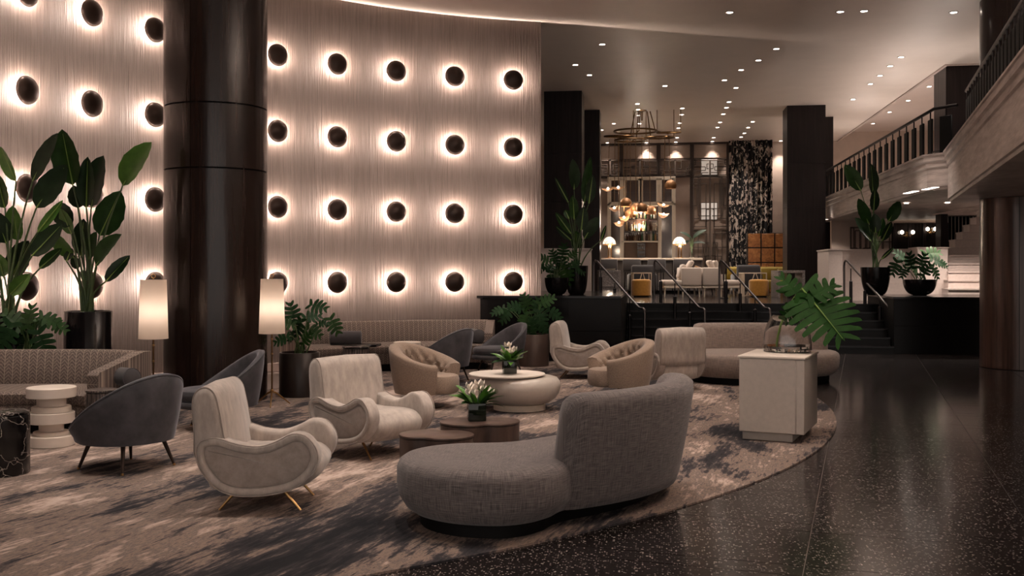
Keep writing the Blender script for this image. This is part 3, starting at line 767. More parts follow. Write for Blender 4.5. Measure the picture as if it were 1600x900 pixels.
# ---- patterned banquettes
def banquette(name, label, back, depth, zback, ends=(True, True)):
    c = Vector((*to_world([back[len(back)//2]])[0], .012)); o = thing(name, label, 'sofa', c)
    path = smoothpoly([(x-c.x, y-c.y) for x, y in to_world(back)], 6, closed=False); n = len(path)
    def sweep(sec, nm, mat, i0=0, i1=None):
        rings = []
        for i in range(i0, i1 if i1 else n):
            p = Vector((*path[i], 0)); t = (Vector((*path[min(i+1, n-1)], 0))-Vector((*path[max(i-1, 0)], 0))).normalized(); nn = Vector((t.y, -t.x, 0))
            rings.append([p+nn*a+Vector((0, 0, z)) for a, z in sec])
        # lay the cloth bands upright: u along the sofa, v around the section
        b = MB(); m = len(sec); L = [0.0]
        for i in range(1, len(rings)): L.append(L[-1]+(rings[i][0]-rings[i-1][0]).length)
        V = [0.0]
        for j in range(m): V.append(V[-1]+(Vector((*sec[(j+1) % m], 0))-Vector((*sec[j], 0))).length)
        vs = [p for r in rings for p in r]; fs = []; us = []
        for i in range(len(rings)-1):
            for j in range(m):
                k = (j+1) % m; fs.append((i*m+j, i*m+k, (i+1)*m+k, (i+1)*m+j)); us.append([(L[i], V[j]), (L[i], V[j+1]), (L[i+1], V[j+1]), (L[i+1], V[j])])
        for i, rv in ((0, 1), (len(rings)-1, 0)):
            idx = [i*m+j for j in range(m)]; fs.append(tuple(idx[::-1] if rv else idx)); q = [(sec[j][0], sec[j][1]) for j in range(m)]; us.append(q[::-1] if rv else q)
        b.add(vs, fs, us); return b.build(nm, mat, o, angle=50)
    sweep([(-.0,.10),(.14,.10),(.20,.42),(.15,zback-.03),(.12,zback-.005),(.08,zback),(.0,zback-.02)], 'backrest', 'fern_weave')
    sweep([(.10,.12),(depth-.02,.12),(depth,.15),(depth,.29),(.10,.29)], 'seat_base', 'fern_weave')
    sweep([(.16,.295),(depth-.0,.295),(depth+.02,.32),(depth+.02,.40),(depth-.01,.425),(.4,.44),(.16,.44)], 'seat_cushion', 'fern_weave')
    sweep([(.08,.0),(depth-.08,.0),(depth-.08,.12),(.08,.12)], 'plinth', 'black_matte')
    for e, i in ((0, 0), (1, n-1)):
        if not ends[e]: continue
        p = Vector((*path[i], 0)); t = (Vector((*path[min(i+1, n-1)], 0))-Vector((*path[max(i-1, 0)], 0))).normalized(); nn = Vector((t.y, -t.x, 0))
        if e == 0: t = -t
        sec = [(0,.10),(depth-.04,.10),(depth-.04,.60),(depth-.07,.63),(.12,zback-.01),(0,zback-.01)]
        b = MB(); b.loft([[p+t*w+nn*a+Vector((0,0,z)) for a, z in sec] for w in (-.02,.0,.10,.12)]); b.build('armrest', 'fern_weave', o, angle=35)
    return o
banquette('banquette', 'patterned taupe banquette sofa at the left edge below the tall plants', [(-6.6,10.9),(-5.8,11.05),(-5.0,11.12),(-4.4,11.10),(-3.95,10.95)], .82, .80, (False, True))
banquette('banquette', 'patterned taupe banquette sofa along the curved wall at the back', [(-3.7,16.75),(-3.1,17.15),(-2.4,17.5),(-1.6,17.78),(-.9,17.9),(-.42,17.9)], .85, .80, (True, True))
def bolster(c, d, L, r, label):
    o = MB(); d = Vector(d).normalized(); P = [c-d*L/2, c-d*(L/2-.012), c-d*(L/2-.03), c, c+d*(L/2-.03), c+d*(L/2-.012), c+d*L/2]
    root = thing('bolster_cushion', label, 'cushion', c-Vector((0, 0, r)), group='grey bolster cushions')
    o.tube([p-root.location for p in P], [r*.75, r*.95, r, r*1.01, r, r*.95, r*.75], 20); o.build('cover', 'charcoal_fabric', root)
    for s in (-1, 1):
        q = c+d*s*(L/2-.018)-root.location; b = MB(); ring = []
        a = d.cross(Vector((0, 0, 1))).normalized(); bb = d.cross(a)
        pts = [q+(a*math.cos(2*PI*i/24)+bb*math.sin(2*PI*i/24))*r for i in range(25)]; b.tube(pts, .006, 5); b.build('piping', 'velvet', root)
bolster(W(-3.98, 10.46, .575), W(.30, -.25), .40, .095, 'grey bolster cushion on the left banquette near its arm')
bolster(W(-2.72, 16.75, .565), W(1, .12), .52, .11, 'grey bolster cushion at the left end of the rear banquette')
bolster(W(-.62, 17.3, .565), W(.35, -1), .45, .11, 'grey bolster cushion at the right end of the rear banquette')

# ================================================================== TABLES
# round white table: bulging bowl with an offset dish top
c = W(.09, 12.2, .012); o = thing('coffee_table', 'round cream lacquer coffee table with bulging bowl base and offset dish top', 'table', c)
MB().lathe([(.31, 0), (.31, .07), (.30, .075)], 40).build('plinth', 'cream_wood', o)
MB().lathe([(.30,.075),(.36,.09),(.43,.14),(.475,.21),(.488,.28),(.48,.335),(.45,.375),(.40,.39),(.36,.392)], 48).build('bowl', 'white_lacquer', o)
d_ = W(-.15, -.02)
MB().lathe([(.30,.385),(.40,.395),(.445,.408),(.455,.418),(.452,.426),(.43,.422),(.40,.412)], 48, (d_.x, d_.y, 0)).build('dish_top', 'white_stone', o)
# two low wooden tables with pinched outlines
def pebble(name, label, c, r1, r2, ang, h):
    o = thing(name, label, 'table', c, ang); pts = []
    for i in range(64):
        t = 2*PI*i/64; k = r1*(1+.0*math.cos(t))
        x = r1*math.cos(t); y = r2*math.sin(t)*(1-.26*math.exp(-((x/r1-.05)/.28)**2)*(1 if math.sin(t) < 0 else .75))
        pts.append((x, y))
    MB().prism(pts, .0, h-.022).build('drum', 'table_wood', o)
    MB().prism(inset(pts, -.004), h-.018, h, .004).build('top', 'table_wood', o)
    return o
pebble('side_table', 'low dark wood pebble table with flowers on it', W(-.27, 8.62, .012), .335, .27, R2(10), .38)
pebble('side_table', 'lower dark wood pebble table in front of the pale chair', W(-.60, 8.15, .012), .30, .25, R2(165), .345)
# stools at the left edge
o = thing('drum_stool', 'black veined marble drum stool at the left edge', 'stool', W(-4.13, 8.30, .012))
MB().lathe([(.20, 0), (.205, .01), (.205, .475), (.19, .485)], 32).build('drum', 'black_marble', o); MB().lathe([(.15, .485), (.195, .486), (.2, .5), (.18, .508)], 32).build('top', 'black_marble', o)
o = thing('stacked_stool', 'white stone stool of stacked discs beside the charcoal tub chair', 'stool', W(-4.34, 9.65, .012))
zz = 0
for nm, r, h in (('disc', .21, .10), ('neck', .16, .035), ('neck', .11, .08), ('disc', .205, .10), ('neck', .175, .055), ('neck', .13, .085), ('top', .22, .095)):
    MB().lathe([(r-.006, zz), (r, zz+.006), (r, zz+h-.006), (r-.006, zz+h)], 36).build(nm, 'white_stone', o, angle=30); zz += h
o = thing('drum_stool', 'small striped stone drum table between banquette and tub chair', 'table', W(-3.98, 9.95, .012))
MB().lathe([(.15, 0), (.15, .46), (.14, .47)], 28).build('drum', 'striped_stone', o); MB().lathe([(.14,.47),(.155,.475),(.155,.49),(.14,.495)], 28).build('top', 'striped_stone', o)
o = thing('drum_stool', 'small dark stone drum table in front of the rear banquette', 'table', W(-2.42, 15.9, .012))
MB().lathe([(.2, 0), (.2, .44), (.19, .45)], 28).build('drum', 'striped_stone', o); MB().lathe([(.19,.45),(.22,.455),(.22,.475),(.2,.48)], 28).build('top', 'black_marble', o)
o = thing('drum_stool', 'dark square-edged side table at the rear banquette left of centre', 'table', W(-2.32, 16.35, .012))
MB().rbox(-.2, .2, -.16, .16, .44, .48, .01, 1).build('top', 'black_gloss', o); MB().box(-.03, .03, -.03, .03, .02, .44).build('post', 'dark_metal', o, smooth=False); MB().rbox(-.16, .16, -.12, .12, 0, .02, .005, 1).build('base', 'dark_metal', o)
o = thing('stacked_stool', 'white round stool by the rear banquette, partly hidden by tub chair', 'stool', W(-1.68, 16.4, .012))
zz = 0
for nm, r, h in (('disc', .2, .10), ('neck', .13, .12), ('disc', .2, .10), ('neck', .14, .09), ('top', .22, .10)):
    MB().lathe([(r-.006, zz), (r, zz+.006), (r, zz+h-.006), (r-.006, zz+h)], 32).build(nm, 'white_stone', o, angle=30); zz += h

# white cabinet with the glass vase
c = W(2.68, 10.27, .012)
o = thing('pedestal_cabinet', 'white lacquer pedestal cabinet with recessed plinth on the rug edge', 'cabinet', c, R2(-24.5))
MB().rbox(-.28, .20, -.42, .30, .0, .085, .004, 1).build('plinth', 'white_lacquer', o)
MB().rbox(-.30, .315, -.48, .40, .085, .80, .006, 2).build('body', 'white_lacquer', o)
MB().rbox(-.295, .235, -.492, -.48, .09, .795, .003, 1).build('front_panel', 'white_lacquer', o)
MB().rbox(.245, .318, -.492, -.48, .09, .795, .003, 1).build('edge_panel', 'white_lacquer', o)
poly = smoothpoly([(-.345,-.50),(.0,-.502),(.31,-.50),(.40,-.36),(.41,.0),(.38,.30),(.28,.43),(0,.43),(-.345,.42)], 3)
MB().rbox(-.31, .328, -.50, .41, .80, .822, .006, 2).build('top', 'white_stone', o)
VZ = .012+.824
vp = W(2.80, 10.42, VZ)
v = thing('glass_vase', 'clear bell-shaped glass vase on the white cabinet', 'vase', vp)
po = [(.0,.0),(.235,.0),(.242,.02),(.238,.10),(.225,.20),(.20,.28),(.165,.345),(.14,.37)]
pi_ = [(.137,.37),(.1615,.342),(.1965,.2775),(.2215,.1975),(.2345,.10),(.238,.02),(.232,.006),(.0,.006)]
MB().lathe([(max(r, .001), z) for r, z in po+pi_], 40).build('bowl', 'glass', v, angle=60)
MB().lathe([(.001,.0075),(.230,.0075),(.2365,.021),(.2350,.06),(.001,.06)], 40).build('water', 'water', v, angle=40)

# ================================================================== FLOOR LAMPS
def floor_lamp(X, Y, label, zs0, zs1, r0, r1):
    c = W(X, Y, .012); o = thing('floor_lamp', label, 'lamp', c, R2(10), 'brass floor lamps with tall white shades')
    MB().tube([(0,0,.17),(0,0,zs0+.25)], .011, 10).build('pole', 'brass_dark', o)
    for z in (.62, .80): MB().lathe([(.011, z), (.016, z+.004), (.016, z+.02), (.011, z+.024)], 12, cap0=False, cap1=False).build('collar', 'brass', o)
    MB().lathe([(.012,.15),(.022,.16),(.022,.19),(.012,.2)], 12).build('hub', 'brass', o)
    for q in range(3):
        a = 2*PI*q/3+.5; MB().tube([(0,0,.175),(.06*math.cos(a),.06*math.sin(a),.15),(.24*math.cos(a),.24*math.sin(a),.008)], [.012,.012,.007], 8).build('leg', 'brass', o)
    b = MB(); n = 40
    rg = lambda r, z: [(r*math.cos(2*PI*i/n), r*math.sin(2*PI*i/n), z) for i in range(n)]
    b.loft([rg(r0, zs0), rg(r1, zs1)], cap0=False, cap1=False); b.build('shade', 'shade_cloth', o, angle=80)
    MB().lathe([(.006, zs1-.1),(.006, zs1+.02)], 8).build('finial_rod', 'brass', o)
    b = MB(); b.tube([(.022*math.cos(t), 0, zs1+.04+.022*math.sin(t)) for t in [2*PI*i/16 for i in range(17)]], .005, 6); b.build('finial_ring', 'brass', o)
    zb = zs0+.36*(zs1-zs0)
    MB().lathe([(.012, zb-.07),(.02, zb-.05),(.035, zb),(.025, zb+.035),(.004, zb+.05)], 12).build('bulb', 'led_soft', o)
    lamp('shade_lamp', 'POINT', (.0, .0, zb+.07), 1.1, (1, .84, .74), .05, o)
    return o
floor_lamp(-2.93, 12.5, 'brass tripod floor lamp with tall white shade right of the column', .88, 1.545, .158, .135)
floor_lamp(-4.01, 11.45, 'brass floor lamp with tall white shade left of the column, behind banquette', .885, 1.545, .16, .142)

# ================================================================== PLANTS
def blade(b, base, tip, width, nrm, droop=.0, fold=.35, n=12, shape=.85):
    """paddle leaf with a folded midrib"""
    base, tip = Vector(base), Vector(tip); d = tip-base; L = d.length; d.normalize()
    side = d.cross(Vector(nrm)).normalized(); up = side.cross(d).normalized(); rows = []
    for i in range(n+1):
        s = i/n; c = base+d*L*s+up*(droop*L*math.sin(PI*s)*.5)
        wd = width*.5*(math.sin(PI*min(1, s**shape*1.0)))**.62 if 0 < s < 1 else .002
        rp_ = 1+.04*math.sin(i*2.3)
        rows.append([c-side*wd*rp_+up*wd*fold, c-side*wd*.5+up*wd*fold*.45, c, c+side*wd*.5+up*wd*fold*.45, c+side*wd*rp_+up*wd*fold])
    m = 5; vs = [p for r in rows for p in r]; fs = [(i*m+j, i*m+j+1, (i+1)*m+j+1, (i+1)*m+j) for i in range(n) for j in range(m-1)]
    b.add(vs, fs); return b
def monstera_leaf(b, base, tip, width, nrm, n=5, droop=.15, solid=.55):
    base, tip = Vector(base), Vector(tip); d = tip-base; L = d.length; d.normalize()
    side = d.cross(Vector(nrm)).normalized(); up = side.cross(d).normalized()
    def P(s, y, ): 
        q = abs(y)/(width*.5+1e-6)
        return base+d*(L*s)+side*y+up*(.10*width*(q-.9*q*q)-droop*L*s*s)
    prof = lambda s: width*.5*max(.08, math.sin(PI*(.16+.80*s))**.75)
    for sg in (-1, 1):
        for i in range(n):
            s0, s1 = i/n, (i+1)/n; sm = (s0+s1)/2; wd = prof(sm); sw = .20*(sm-.25)+.04
            if i == 0: sw = -.16
            g = .14/n
            rows = [(s0, s1, 0), (s0+sw*solid, s1+sw*solid, solid), (s0+sw*.85+g*.7, s1+sw*.85-g*.5, .80), (s0+sw+1.3*g, s1+sw-1.0*g, .95), (sm+sw*1.1-g*1.2, sm+sw*1.15+1.6*g, 1.03)]
            vs = []
            for a, c, t in rows: vs += [P(a, sg*wd*t), P(c, sg*wd*t)]
            b.add(vs, [(2*k, 2*k+1, 2*k+3, 2*k+2) for k in range(4)])
    b.add([P(.98, -.04*width), P(.98, .04*width), P(1.08, 0)], [(0, 1, 2)])
    return b
def curve_pts(a, m, c, n=6):
    a, m, c = Vector(a), Vector(m), Vector(c); return [a*(1-t)**2+m*2*t*(1-t)+c*t*t for t in [i/n for i in range(n+1)]]
def paradise(name, label, root_px, Y, leaves, pot, group=None, mats=('leaf_dark', 'leaf_mid'), seed=1, jit=.25):
    rnd = random.Random(seed); base = at(*root_px, Y); o = thing(name, label, 'plant', Vector((base.x, base.y, pot['z'])), 0, group); iv = -o.location
    pot['make'](o)
    fw = W(0, 1)
    for (bx, by, tx, ty, w), k in zip(leaves, range(99)):
        dy = rnd.uniform(-jit, jit); dt = dy+rnd.uniform(-.12, .12)
        a = at(bx, by, Y+dy)+iv; t = at(tx, ty, Y+dt)+iv
        nrm = (-fw+Vector((rnd.uniform(-.5, .5), rnd.uniform(-.5, .5), rnd.uniform(.1, .5))))
        mt = mats[k % len(mats)]
        lf = blade(MB(), a, t, w/F*Y*1.06, nrm, rnd.uniform(-.06, .1), rnd.uniform(.12, .4)).build('leaf', mt, o, angle=80, raw=True)
        d = (t-a); b = MB(); b.tube([a+d*s+Vector((0,0,0))-fw*.004 for s in (0, .3, .6, .92)], [.009*Y/12, .007*Y/12, .005*Y/12, .002], 5); b.build('midrib', 'leaf_rib', lf)
        r0 = base+iv+Vector((rnd.uniform(-.06, .06), rnd.uniform(-.06, .06), -.05)); mid = (r0+a)/2+Vector(((r0-a).x*.25, (r0-a).y*.25, .08))
        MB().tube(curve_pts(r0, mid, a), [.017, .016, .014, .012, .011, .010, .009], 6).build('stem', 'stem_green', o)
    return o
def monstera(name, label, base, leaves, pot, mat='leaf_monstera', seed=1, Y=None, group=None):
    """leaves: (px, py, size in px, tilt) at depth Y"""
    rnd = random.Random(seed); o = thing(name, label, 'plant', Vector((base.x, base.y, pot['z'])), 0, group); iv = -o.location
    pot['make'](o); fw = W(0, 1)
    for px, py, sz, ang in leaves:
        dy = rnd.uniform(-.28, .22); c = at(px, py, Y+dy)+iv; L = sz/F*Y; a = math.radians(ang)
        d = (W(math.cos(a), rnd.uniform(-.5, .2), 0)+Vector((0, 0, math.sin(a)))).normalized()
        p0, p1 = c-d*L*.5, c+d*L*.5; nrm = -fw*.8+Vector((rnd.uniform(-.3, .3), 0, rnd.uniform(.45, .9)))
        lf = monstera_leaf(MB(), p0, p1, L*.92, nrm).build('leaf', mat if rnd.random() < .75 else 'leaf_mid', o, angle=80, raw=True)
        r0 = base+iv+Vector((rnd.uniform(-.07, .07), rnd.uniform(-.07, .07), -.02)); mid = (r0+p0)/2+Vector((0, 0, .10+.1*rnd.random()))
        MB().tube(curve_pts(r0, mid, p0), [.011, .010, .009, .008, .008, .007, .006], 5).build('stem', 'stem_green', o)
    return o
def pot_cyl(r, h, mat, zoff=0.012, taper=1.0):
    def make(o):
        MB().lathe([(r*taper-.01, 0), (r*taper, .01), (r, h-.01), (r-.008, h), (r-.03, h), (r-.032, h-.06)], 40, cap1=False).build('pot', mat, o, angle=40)
        MB().lathe([(r-.03, h-.05), (.001, h-.035)], 24, cap0=False).build('soil', 'soil', o)
    return {'z': zoff, 'make': make}
def pot_bowl(r, h, mat, z, rb=.45):
    def make(o):
        prof = [(r*rb, 0), (r*(rb+.03), .01)]+[(r*(rb+(1-rb)*math.sin(t)), .01+(h-.01)*(1-math.cos(t))) for t in [i*PI/2/8 for i in range(1, 9)]]
        MB().lathe(prof+[(r-.02, h), (r-.03, h-.05)], 36, cap1=False).build('pot', mat, o, angle=40)
        MB().lathe([(r-.025, h-.05), (.001, h-.03)], 24, cap0=False).build('soil', 'soil', o)
    return {'z': z, 'make': make}
K1 = [(114,289,97,202,42),(135,325,137,245,30),(143,323,162,243,44),(192,290,237,222,40),(156,368,188,298,42),(112,353,88,318,32),(127,400,131,342,32),(116,403,76,361,22),(150,415,190,366,37),(165,440,203,399,20),(122,325,116,290,26),(112,366,95,326,26),(139,405,151,362,26),(104,408,112,388,14),(122,420,114,398,18)]
paradise('potted_bird_of_paradise', 'tall paddle-leaf plant in black cylinder pot left of the column', (138, 488), 12.25, K1, pot_cyl(.275, 1.165, 'black_gloss'), 'tall paddle-leaf plants', ('leaf_mid', 'leaf_dark', 'leaf_dark', 'leaf_bright'), 4)
K0 = [(25,283,1,229,22),(51,283,90,208,28),(57,325,104,257,38),(8,325,-6,270,36),(28,376,20,321,30),(59,363,98,313,14),(50,400,97,350,36),(20,430,45,376,37),(62,420,97,388,20),(17,460,47,428,22),(6,432,-4,396,26),(10,380,-8,330,30),(-6,460,-30,400,30),(-15,360,-40,290,40)]
paradise('potted_bird_of_paradise', 'tall paddle-leaf plant in black pot at the far left edge', (18, 488), 11.9, K0, pot_cyl(.27, 1.15, 'black_gloss'), 'tall paddle-leaf plants', ('leaf_bright', 'leaf_dark', 'leaf_dark', 'leaf_mid', 'leaf_bright'), 9)
LZ = 1.2
K4 = [(897,296,895,248,20),(913,317,923,245,15),(920,318,926,273,16),(888,316,867,277,9),(897,343,895,305,16),(908,360,912,323,18),(892,365,868,332,13),(892,375,868,353,11),(913,373,935,339,19),(900,388,900,361,17),(939,376,947,352,6),(889,342,883,328,10)]
paradise('potted_bird_of_paradise', 'tall paddle-leaf plant in black round pot on the black ledge left of the steps', (901, 418), 20.0, K4, pot_bowl(.225, .56, 'black_gloss', LZ, .6), None, ('leaf_dark', 'leaf_mid', 'leaf_dark', 'leaf_dark', 'leaf_mid'), 5, .12)
K5 = [(1345,298,1320,257,22),(1364,304,1361,256,20),(1365,330,1367,295,18),(1357,349,1341,310,17),(1361,377,1336,340,22),(1368,364,1367,334,17),(1388,346,1406,314,18),(1378,376,1393,346,15),(1377,405,1397,386,6),(1372,370,1380,340,14)]
paradise('potted_bird_of_paradise', 'tall paddle-leaf plant in black tapered pot on the ledge right of the steps', (1368, 419), 22.0, K5, pot_bowl(.31, .60, 'black_gloss', 1.14, .5), None, ('leaf_mid', 'leaf_dark', 'leaf_dark'), 6, .12)
b0 = at(870, 440, 19.6)
monstera('potted_monstera', 'split-leaf plant in black bowl on the ledge beside curved wall', b0, [(838,421,26,200),(852,405,22,150),(866,400,20,110),(880,393,22,80),(893,398,18,40),(868,425,30,250),(886,430,30,280),(905,420,22,330),(857,418,18,190),(898,412,16,20),(878,412,22,100)], pot_bowl(.235, .33, 'black_gloss', LZ), seed=3, Y=19.6)
b0 = at(1437, 440, 21.9)
monstera('potted_monstera', 'split-leaf plant in wide black bowl on the ledge before the white parapet', b0, [(1398,418,24,250),(1408,400,24,140),(1423,408,24,100),(1440,408,24,70),(1456,395,26,10),(1466,408,24,340),(1462,425,22,300),(1412,425,18,240),(1447,422,22,60),(1430,422,20,120),(1473,412,16,330)], pot_bowl(.345, .335, 'black_gloss', 1.14, .4), seed=8, Y=21.9)
b0 = W(-2.82, 13.45, .8); 
monstera('potted_monstera', 'split-leaf plant in dark cylinder pot right of the column', at(468, 552, 13.5), [(457,489,30,100),(466,512,30,250),(487,494,28,10),(496,478,28,350),(522,508,28,300),(448,505,24,160),(490,518,26,330),(440,530,24,200),(478,530,24,60),(503,505,18,10),(455,525,20,230)], pot_cyl(.265, .575, 'pot_dark'), seed=11, Y=13.5)
monstera('potted_monstera', 'split-leaf plant in brown cylinder pot behind the white coffee table', at(832, 524, 17.8), [(790,492,26,230),(808,480,26,160),(822,472,24,110),(838,478,24,80),(853,470,26,30),(866,490,26,330),(845,498,28,280),(820,500,28,250),(832,512,26,90),(850,512,24,300),(812,514,22,220),(779,485,22,200)], pot_cyl(.285, .55, 'wood_pot'), seed=13, Y=17.8)
monstera('potted_monstera', 'split-leaf plant behind the left banquette in front of the tall plants', at(45, 548, 11.6), [(20,500,40,140),(8,525,44,250),(45,495,36,90),(62,505,36,30),(78,500,34,340),(66,535,40,290),(38,535,36,260),(92,510,26,330),(28,515,34,200),(50,515,30,60)], pot_cyl(.23, .62, 'pot_dark'), seed=17, Y=11.6)
# the single giant leaf standing in the glass vase
g = thing('monstera_cutting', 'giant split monstera leaf with long stem leaning out of the glass vase', 'leaf', vp+Vector((0, 0, .02)))
iv = -g.location
A_ = at(1252, 452, 10.4)+iv; T_ = at(1316, 526, 10.05)+iv
lb = monstera_leaf(MB(), A_, T_, .76, -W(0, 1)+Vector((.1, 0, .75)), 9, .02, .68).build('leaf', 'leaf_giant', g, angle=80, raw=True)
dv = T_-A_; MB().tube([A_+dv*s-W(0, 1)*.012+Vector((0, 0, .012-.03*s*s)) for s in (0, .25, .5, .75, 1)], [.009, .008, .006, .004, .002], 6).build('midrib', 'leaf_rib', lb)
MB().tube(curve_pts(at(1213, 542, 10.45)+iv, at(1218, 490, 10.45)+iv, A_), .011, 8).build('stem', 'leaf_rib', g)
for (a, t, w) in (((1250, 465), (1222, 430), .24), ((1262, 468), (1305, 440), .26), ((1248, 478), (1224, 500), .24)):
    monstera_leaf(MB(), at(*a, 10.3)+iv, at(*t, 10.35)+iv, w, -W(0, 1)+Vector((0, 0, .7)), 5).build('leaf', 'leaf_giant', g, angle=80, raw=True)
# flower arrangements
def flowers(loc, label, s=1.0, seed=1):
    rnd = random.Random(seed); o = thing('flower_arrangement', label, 'flowers', loc, R2(8), 'small flower arrangements'); h = .15*s; w = .075*s
    b = MB(); b.rbox(-w, w, -w, w, 0, h, .006, 2); b.build('vase', 'black_vase_glass', o)
    for k in range(30):
        a = rnd.uniform(0, 2*PI); r = rnd.uniform(.09, .25)*s; z = h+rnd.uniform(.04, .22)*s-(r*.35)
        blade(MB(), (.03*math.cos(a), .03*math.sin(a), h-.03), (r*math.cos(a), r*math.sin(a), z), .062*s, (-math.sin(a)*.2, math.cos(a)*.2, 1), .15, .3, 6).build('leaf', 'leaf_bright' if k % 3 else 'leaf_mid', o, angle=80, raw=True)
    for k in range(6):
        a = k*1.05+rnd.uniform(-.3, .3); r = rnd.uniform(.03, .12)*s; z = h+rnd.uniform(.06, .17)*s; fl_ = None
        for q in range(5):
            t = q*2*PI/5; c = Vector((r*math.cos(a), r*math.sin(a), z)); d = Vector((math.cos(t)*.6, math.sin(t)*.6, .8))
            b = blade(MB(), c, c+d*.07*s, .05*s, (math.cos(t), math.sin(t), -.6), .2, .4, 5)
            if fl_ is None: fl_ = b
            else: fl_.add(b.v, b.f)
        fl_.build('blossom', 'petal', o, angle=80, raw=True)
        MB().tube([(.02*math.cos(a), .02*math.sin(a), h-.04), (r*math.cos(a), r*math.sin(a), z)], .004, 5).build('stem', 'stem_green', o)
flowers(W(-.30, 8.66, .012+.38), 'white tulip arrangement in black cube vase on the wooden pebble table', 1.0, 2)
flowers(W(-.03, 12.22, .012+.424), 'white blossom and fern arrangement in black cube vase on round white table', 1.05, 4)
o = thing('side_table', 'small dark side table between the pale chair and the curved sofa', 'table', W(2.42, 15.15, .012))
MB().lathe([(.16, 0), (.16, .015), (.02, .025), (.02, .40), (.17, .405), (.17, .43)], 24).build('pedestal', 'dark_metal', o); MB().lathe([(.17, .43), (.18, .435), (.18, .445), (.17, .45)], 24).build('top', 'black_gloss', o)
flowers(W(2.42, 15.15, .012+.45), 'white flower arrangement beside the pale chair seen from behind', .85, 6)
# ================================================================== HANDRAILS ON THE STEPS
HR = [('leftmost handrail of the wide steps, beside the ledge plants', 928, 0), ('second handrail from the left on the wide steps', 1022, 1), ('third handrail from the left on the wide steps', 1124, 2), ('rightmost handrail of the wide steps, before the white post', 1319, 3)]
for lab, px, k in HR:
    zt = PLAT+.94; Yt = 22.9; U = W((px-800)/F*Yt, Yt, 0); Y2 = 20.95; D = W((px+71-800)/F*Y2, Y2, 0)
    o = thing('handrail', lab, 'handrail', Vector((D.x, D.y, 0)), 0, 'dark metal handrails of the steps'); iv = -o.location
    d = (D-U).normalized(); e = D+d*.22
    path = [U+Vector((0,0,PLAT)), U+Vector((0,0,zt-.12)), U+d*.02+Vector((0,0,zt-.04)), U+d*.07+Vector((0,0,zt-.004)), U+d*.16+Vector((0,0,zt-.02))]
    path += [D-d*.06+Vector((0,0,.93)), D+Vector((0,0,.90)), e-d*.06+Vector((0,0,.895)), e-d*.01+Vector((0,0,.87)), e+Vector((0,0,.80)), e+Vector((0,0,.012))]
    MB().tube([p+iv for p in path], .024, 10).build('rail', 'steel', o)
    def zfloor(p):
        q = (p.y-SY)/.3; return 0 if q < 0 else min(PLAT, R6*(int(q)+1))
    for f in (.16, .48, .80):
        p = U.lerp(D, f); zr = zt-.02+(.90-zt)*f; zf = zfloor(p) if -.55 < p.x < 4.75 else (PLAT if p.y > 22.7 else (1.2 if p.x < 0 else 1.14))
        zf = min(zf, zr-.3)
        po = MB().tube([p+iv+Vector((0,0,zf)), p+iv+Vector((0,0,zr))], .012, 8).build('post', 'dark_metal', o)
        MB().lathe([(.036, zf), (.036, zf+(zr-zf)*.62), (.012, zf+(zr-zf)*.65)], 14, (p+iv)).build('sleeve', 'dark_metal', po)

# ================================================================== THE BAR AND ITS LOUNGE
def X_(px, y): return ax(px, y)
def Z_(px, py, y): return az(px, py, y)
# ---- tall frames and sheers across the back wall
y = 37.75
scr = thing('window_frame', 'tall dark framed sheer screen across the back wall of the bar', 'screen', Vector((X_(1040, y), y, PLAT))); iv = -scr.location
for a, b in ((936, 971), (971, 1029), (1029, 1081), (1081, 1138)):
    x0, x1 = X_(a, y)+iv.x, X_(b, y)+iv.x
    z0 = Z_(1000, 262, y)+iv.z; zt = Z_(1000, 226, y)+iv.z; zm = Z_(1000, 250, y)+iv.z
    MB().box(x1-.07, x1+.07, -.06, .06, 0, zt).build('mullion', 'bronze', scr, smooth=False)
    MB().box(x0+.07, x1-.07, -.01, .01, Z_(1000, 248, y)+iv.z, zt-.03).build('pane', 'screen_cloth', scr, smooth=False)
MB().box(X_(930, y)+iv.x, X_(1140, y)+iv.x, -.07, .07, Z_(1000, 226, y)+iv.z-.03, Z_(1000, 224, y)+iv.z+.03).build('head_rail', 'bronze', scr, smooth=False)
MB().box(X_(936, y)+iv.x, X_(1081, y)+iv.x, -.05, .05, Z_(1000, 276, y)+iv.z-.05, Z_(1000, 276, y)+iv.z+.03).build('cross_rail', 'bronze', scr, smooth=False)
MB().box(X_(936, y)+iv.x, X_(1081, y)+iv.x, -.05, .05, Z_(1000, 250, y)+iv.z-.04, Z_(1000, 250, y)+iv.z+.03).build('cross_rail', 'bronze', scr, smooth=False)
yl = 37.665
for i, (a, b) in enumerate(((937, 970), (972, 1028), (1030, 1080), (1083, 1136))):
    lattice('lattice_screen', X_(a, yl), X_(b, yl), Z_(a, 275, yl), Z_(a, 250, yl), yl, 'bronze geometric lattice panel high on the bar wall, %s from the left' % ordinal(i), 20+i, 'lattice_metal', 5, .028)
lattice('lattice_screen', X_(1083, yl), X_(1136, yl), PLAT+.05, Z_(1100, 276, yl), yl, 'tall bronze geometric lattice screen left of the printed curtain', 31, 'lattice_metal', 13, .03)
MB().box(X_(1084, 37.7), X_(1135, 37.7), 37.72, 37.74, PLAT+.002, Z_(1100, 278, 37.7)).build('sheer_curtain', 'screen_cloth', smooth=False)
tag(bpy.context.scene.objects['sheer_curtain'], 'plain taupe sheer hanging behind the tall lattice screen', 'curtain')
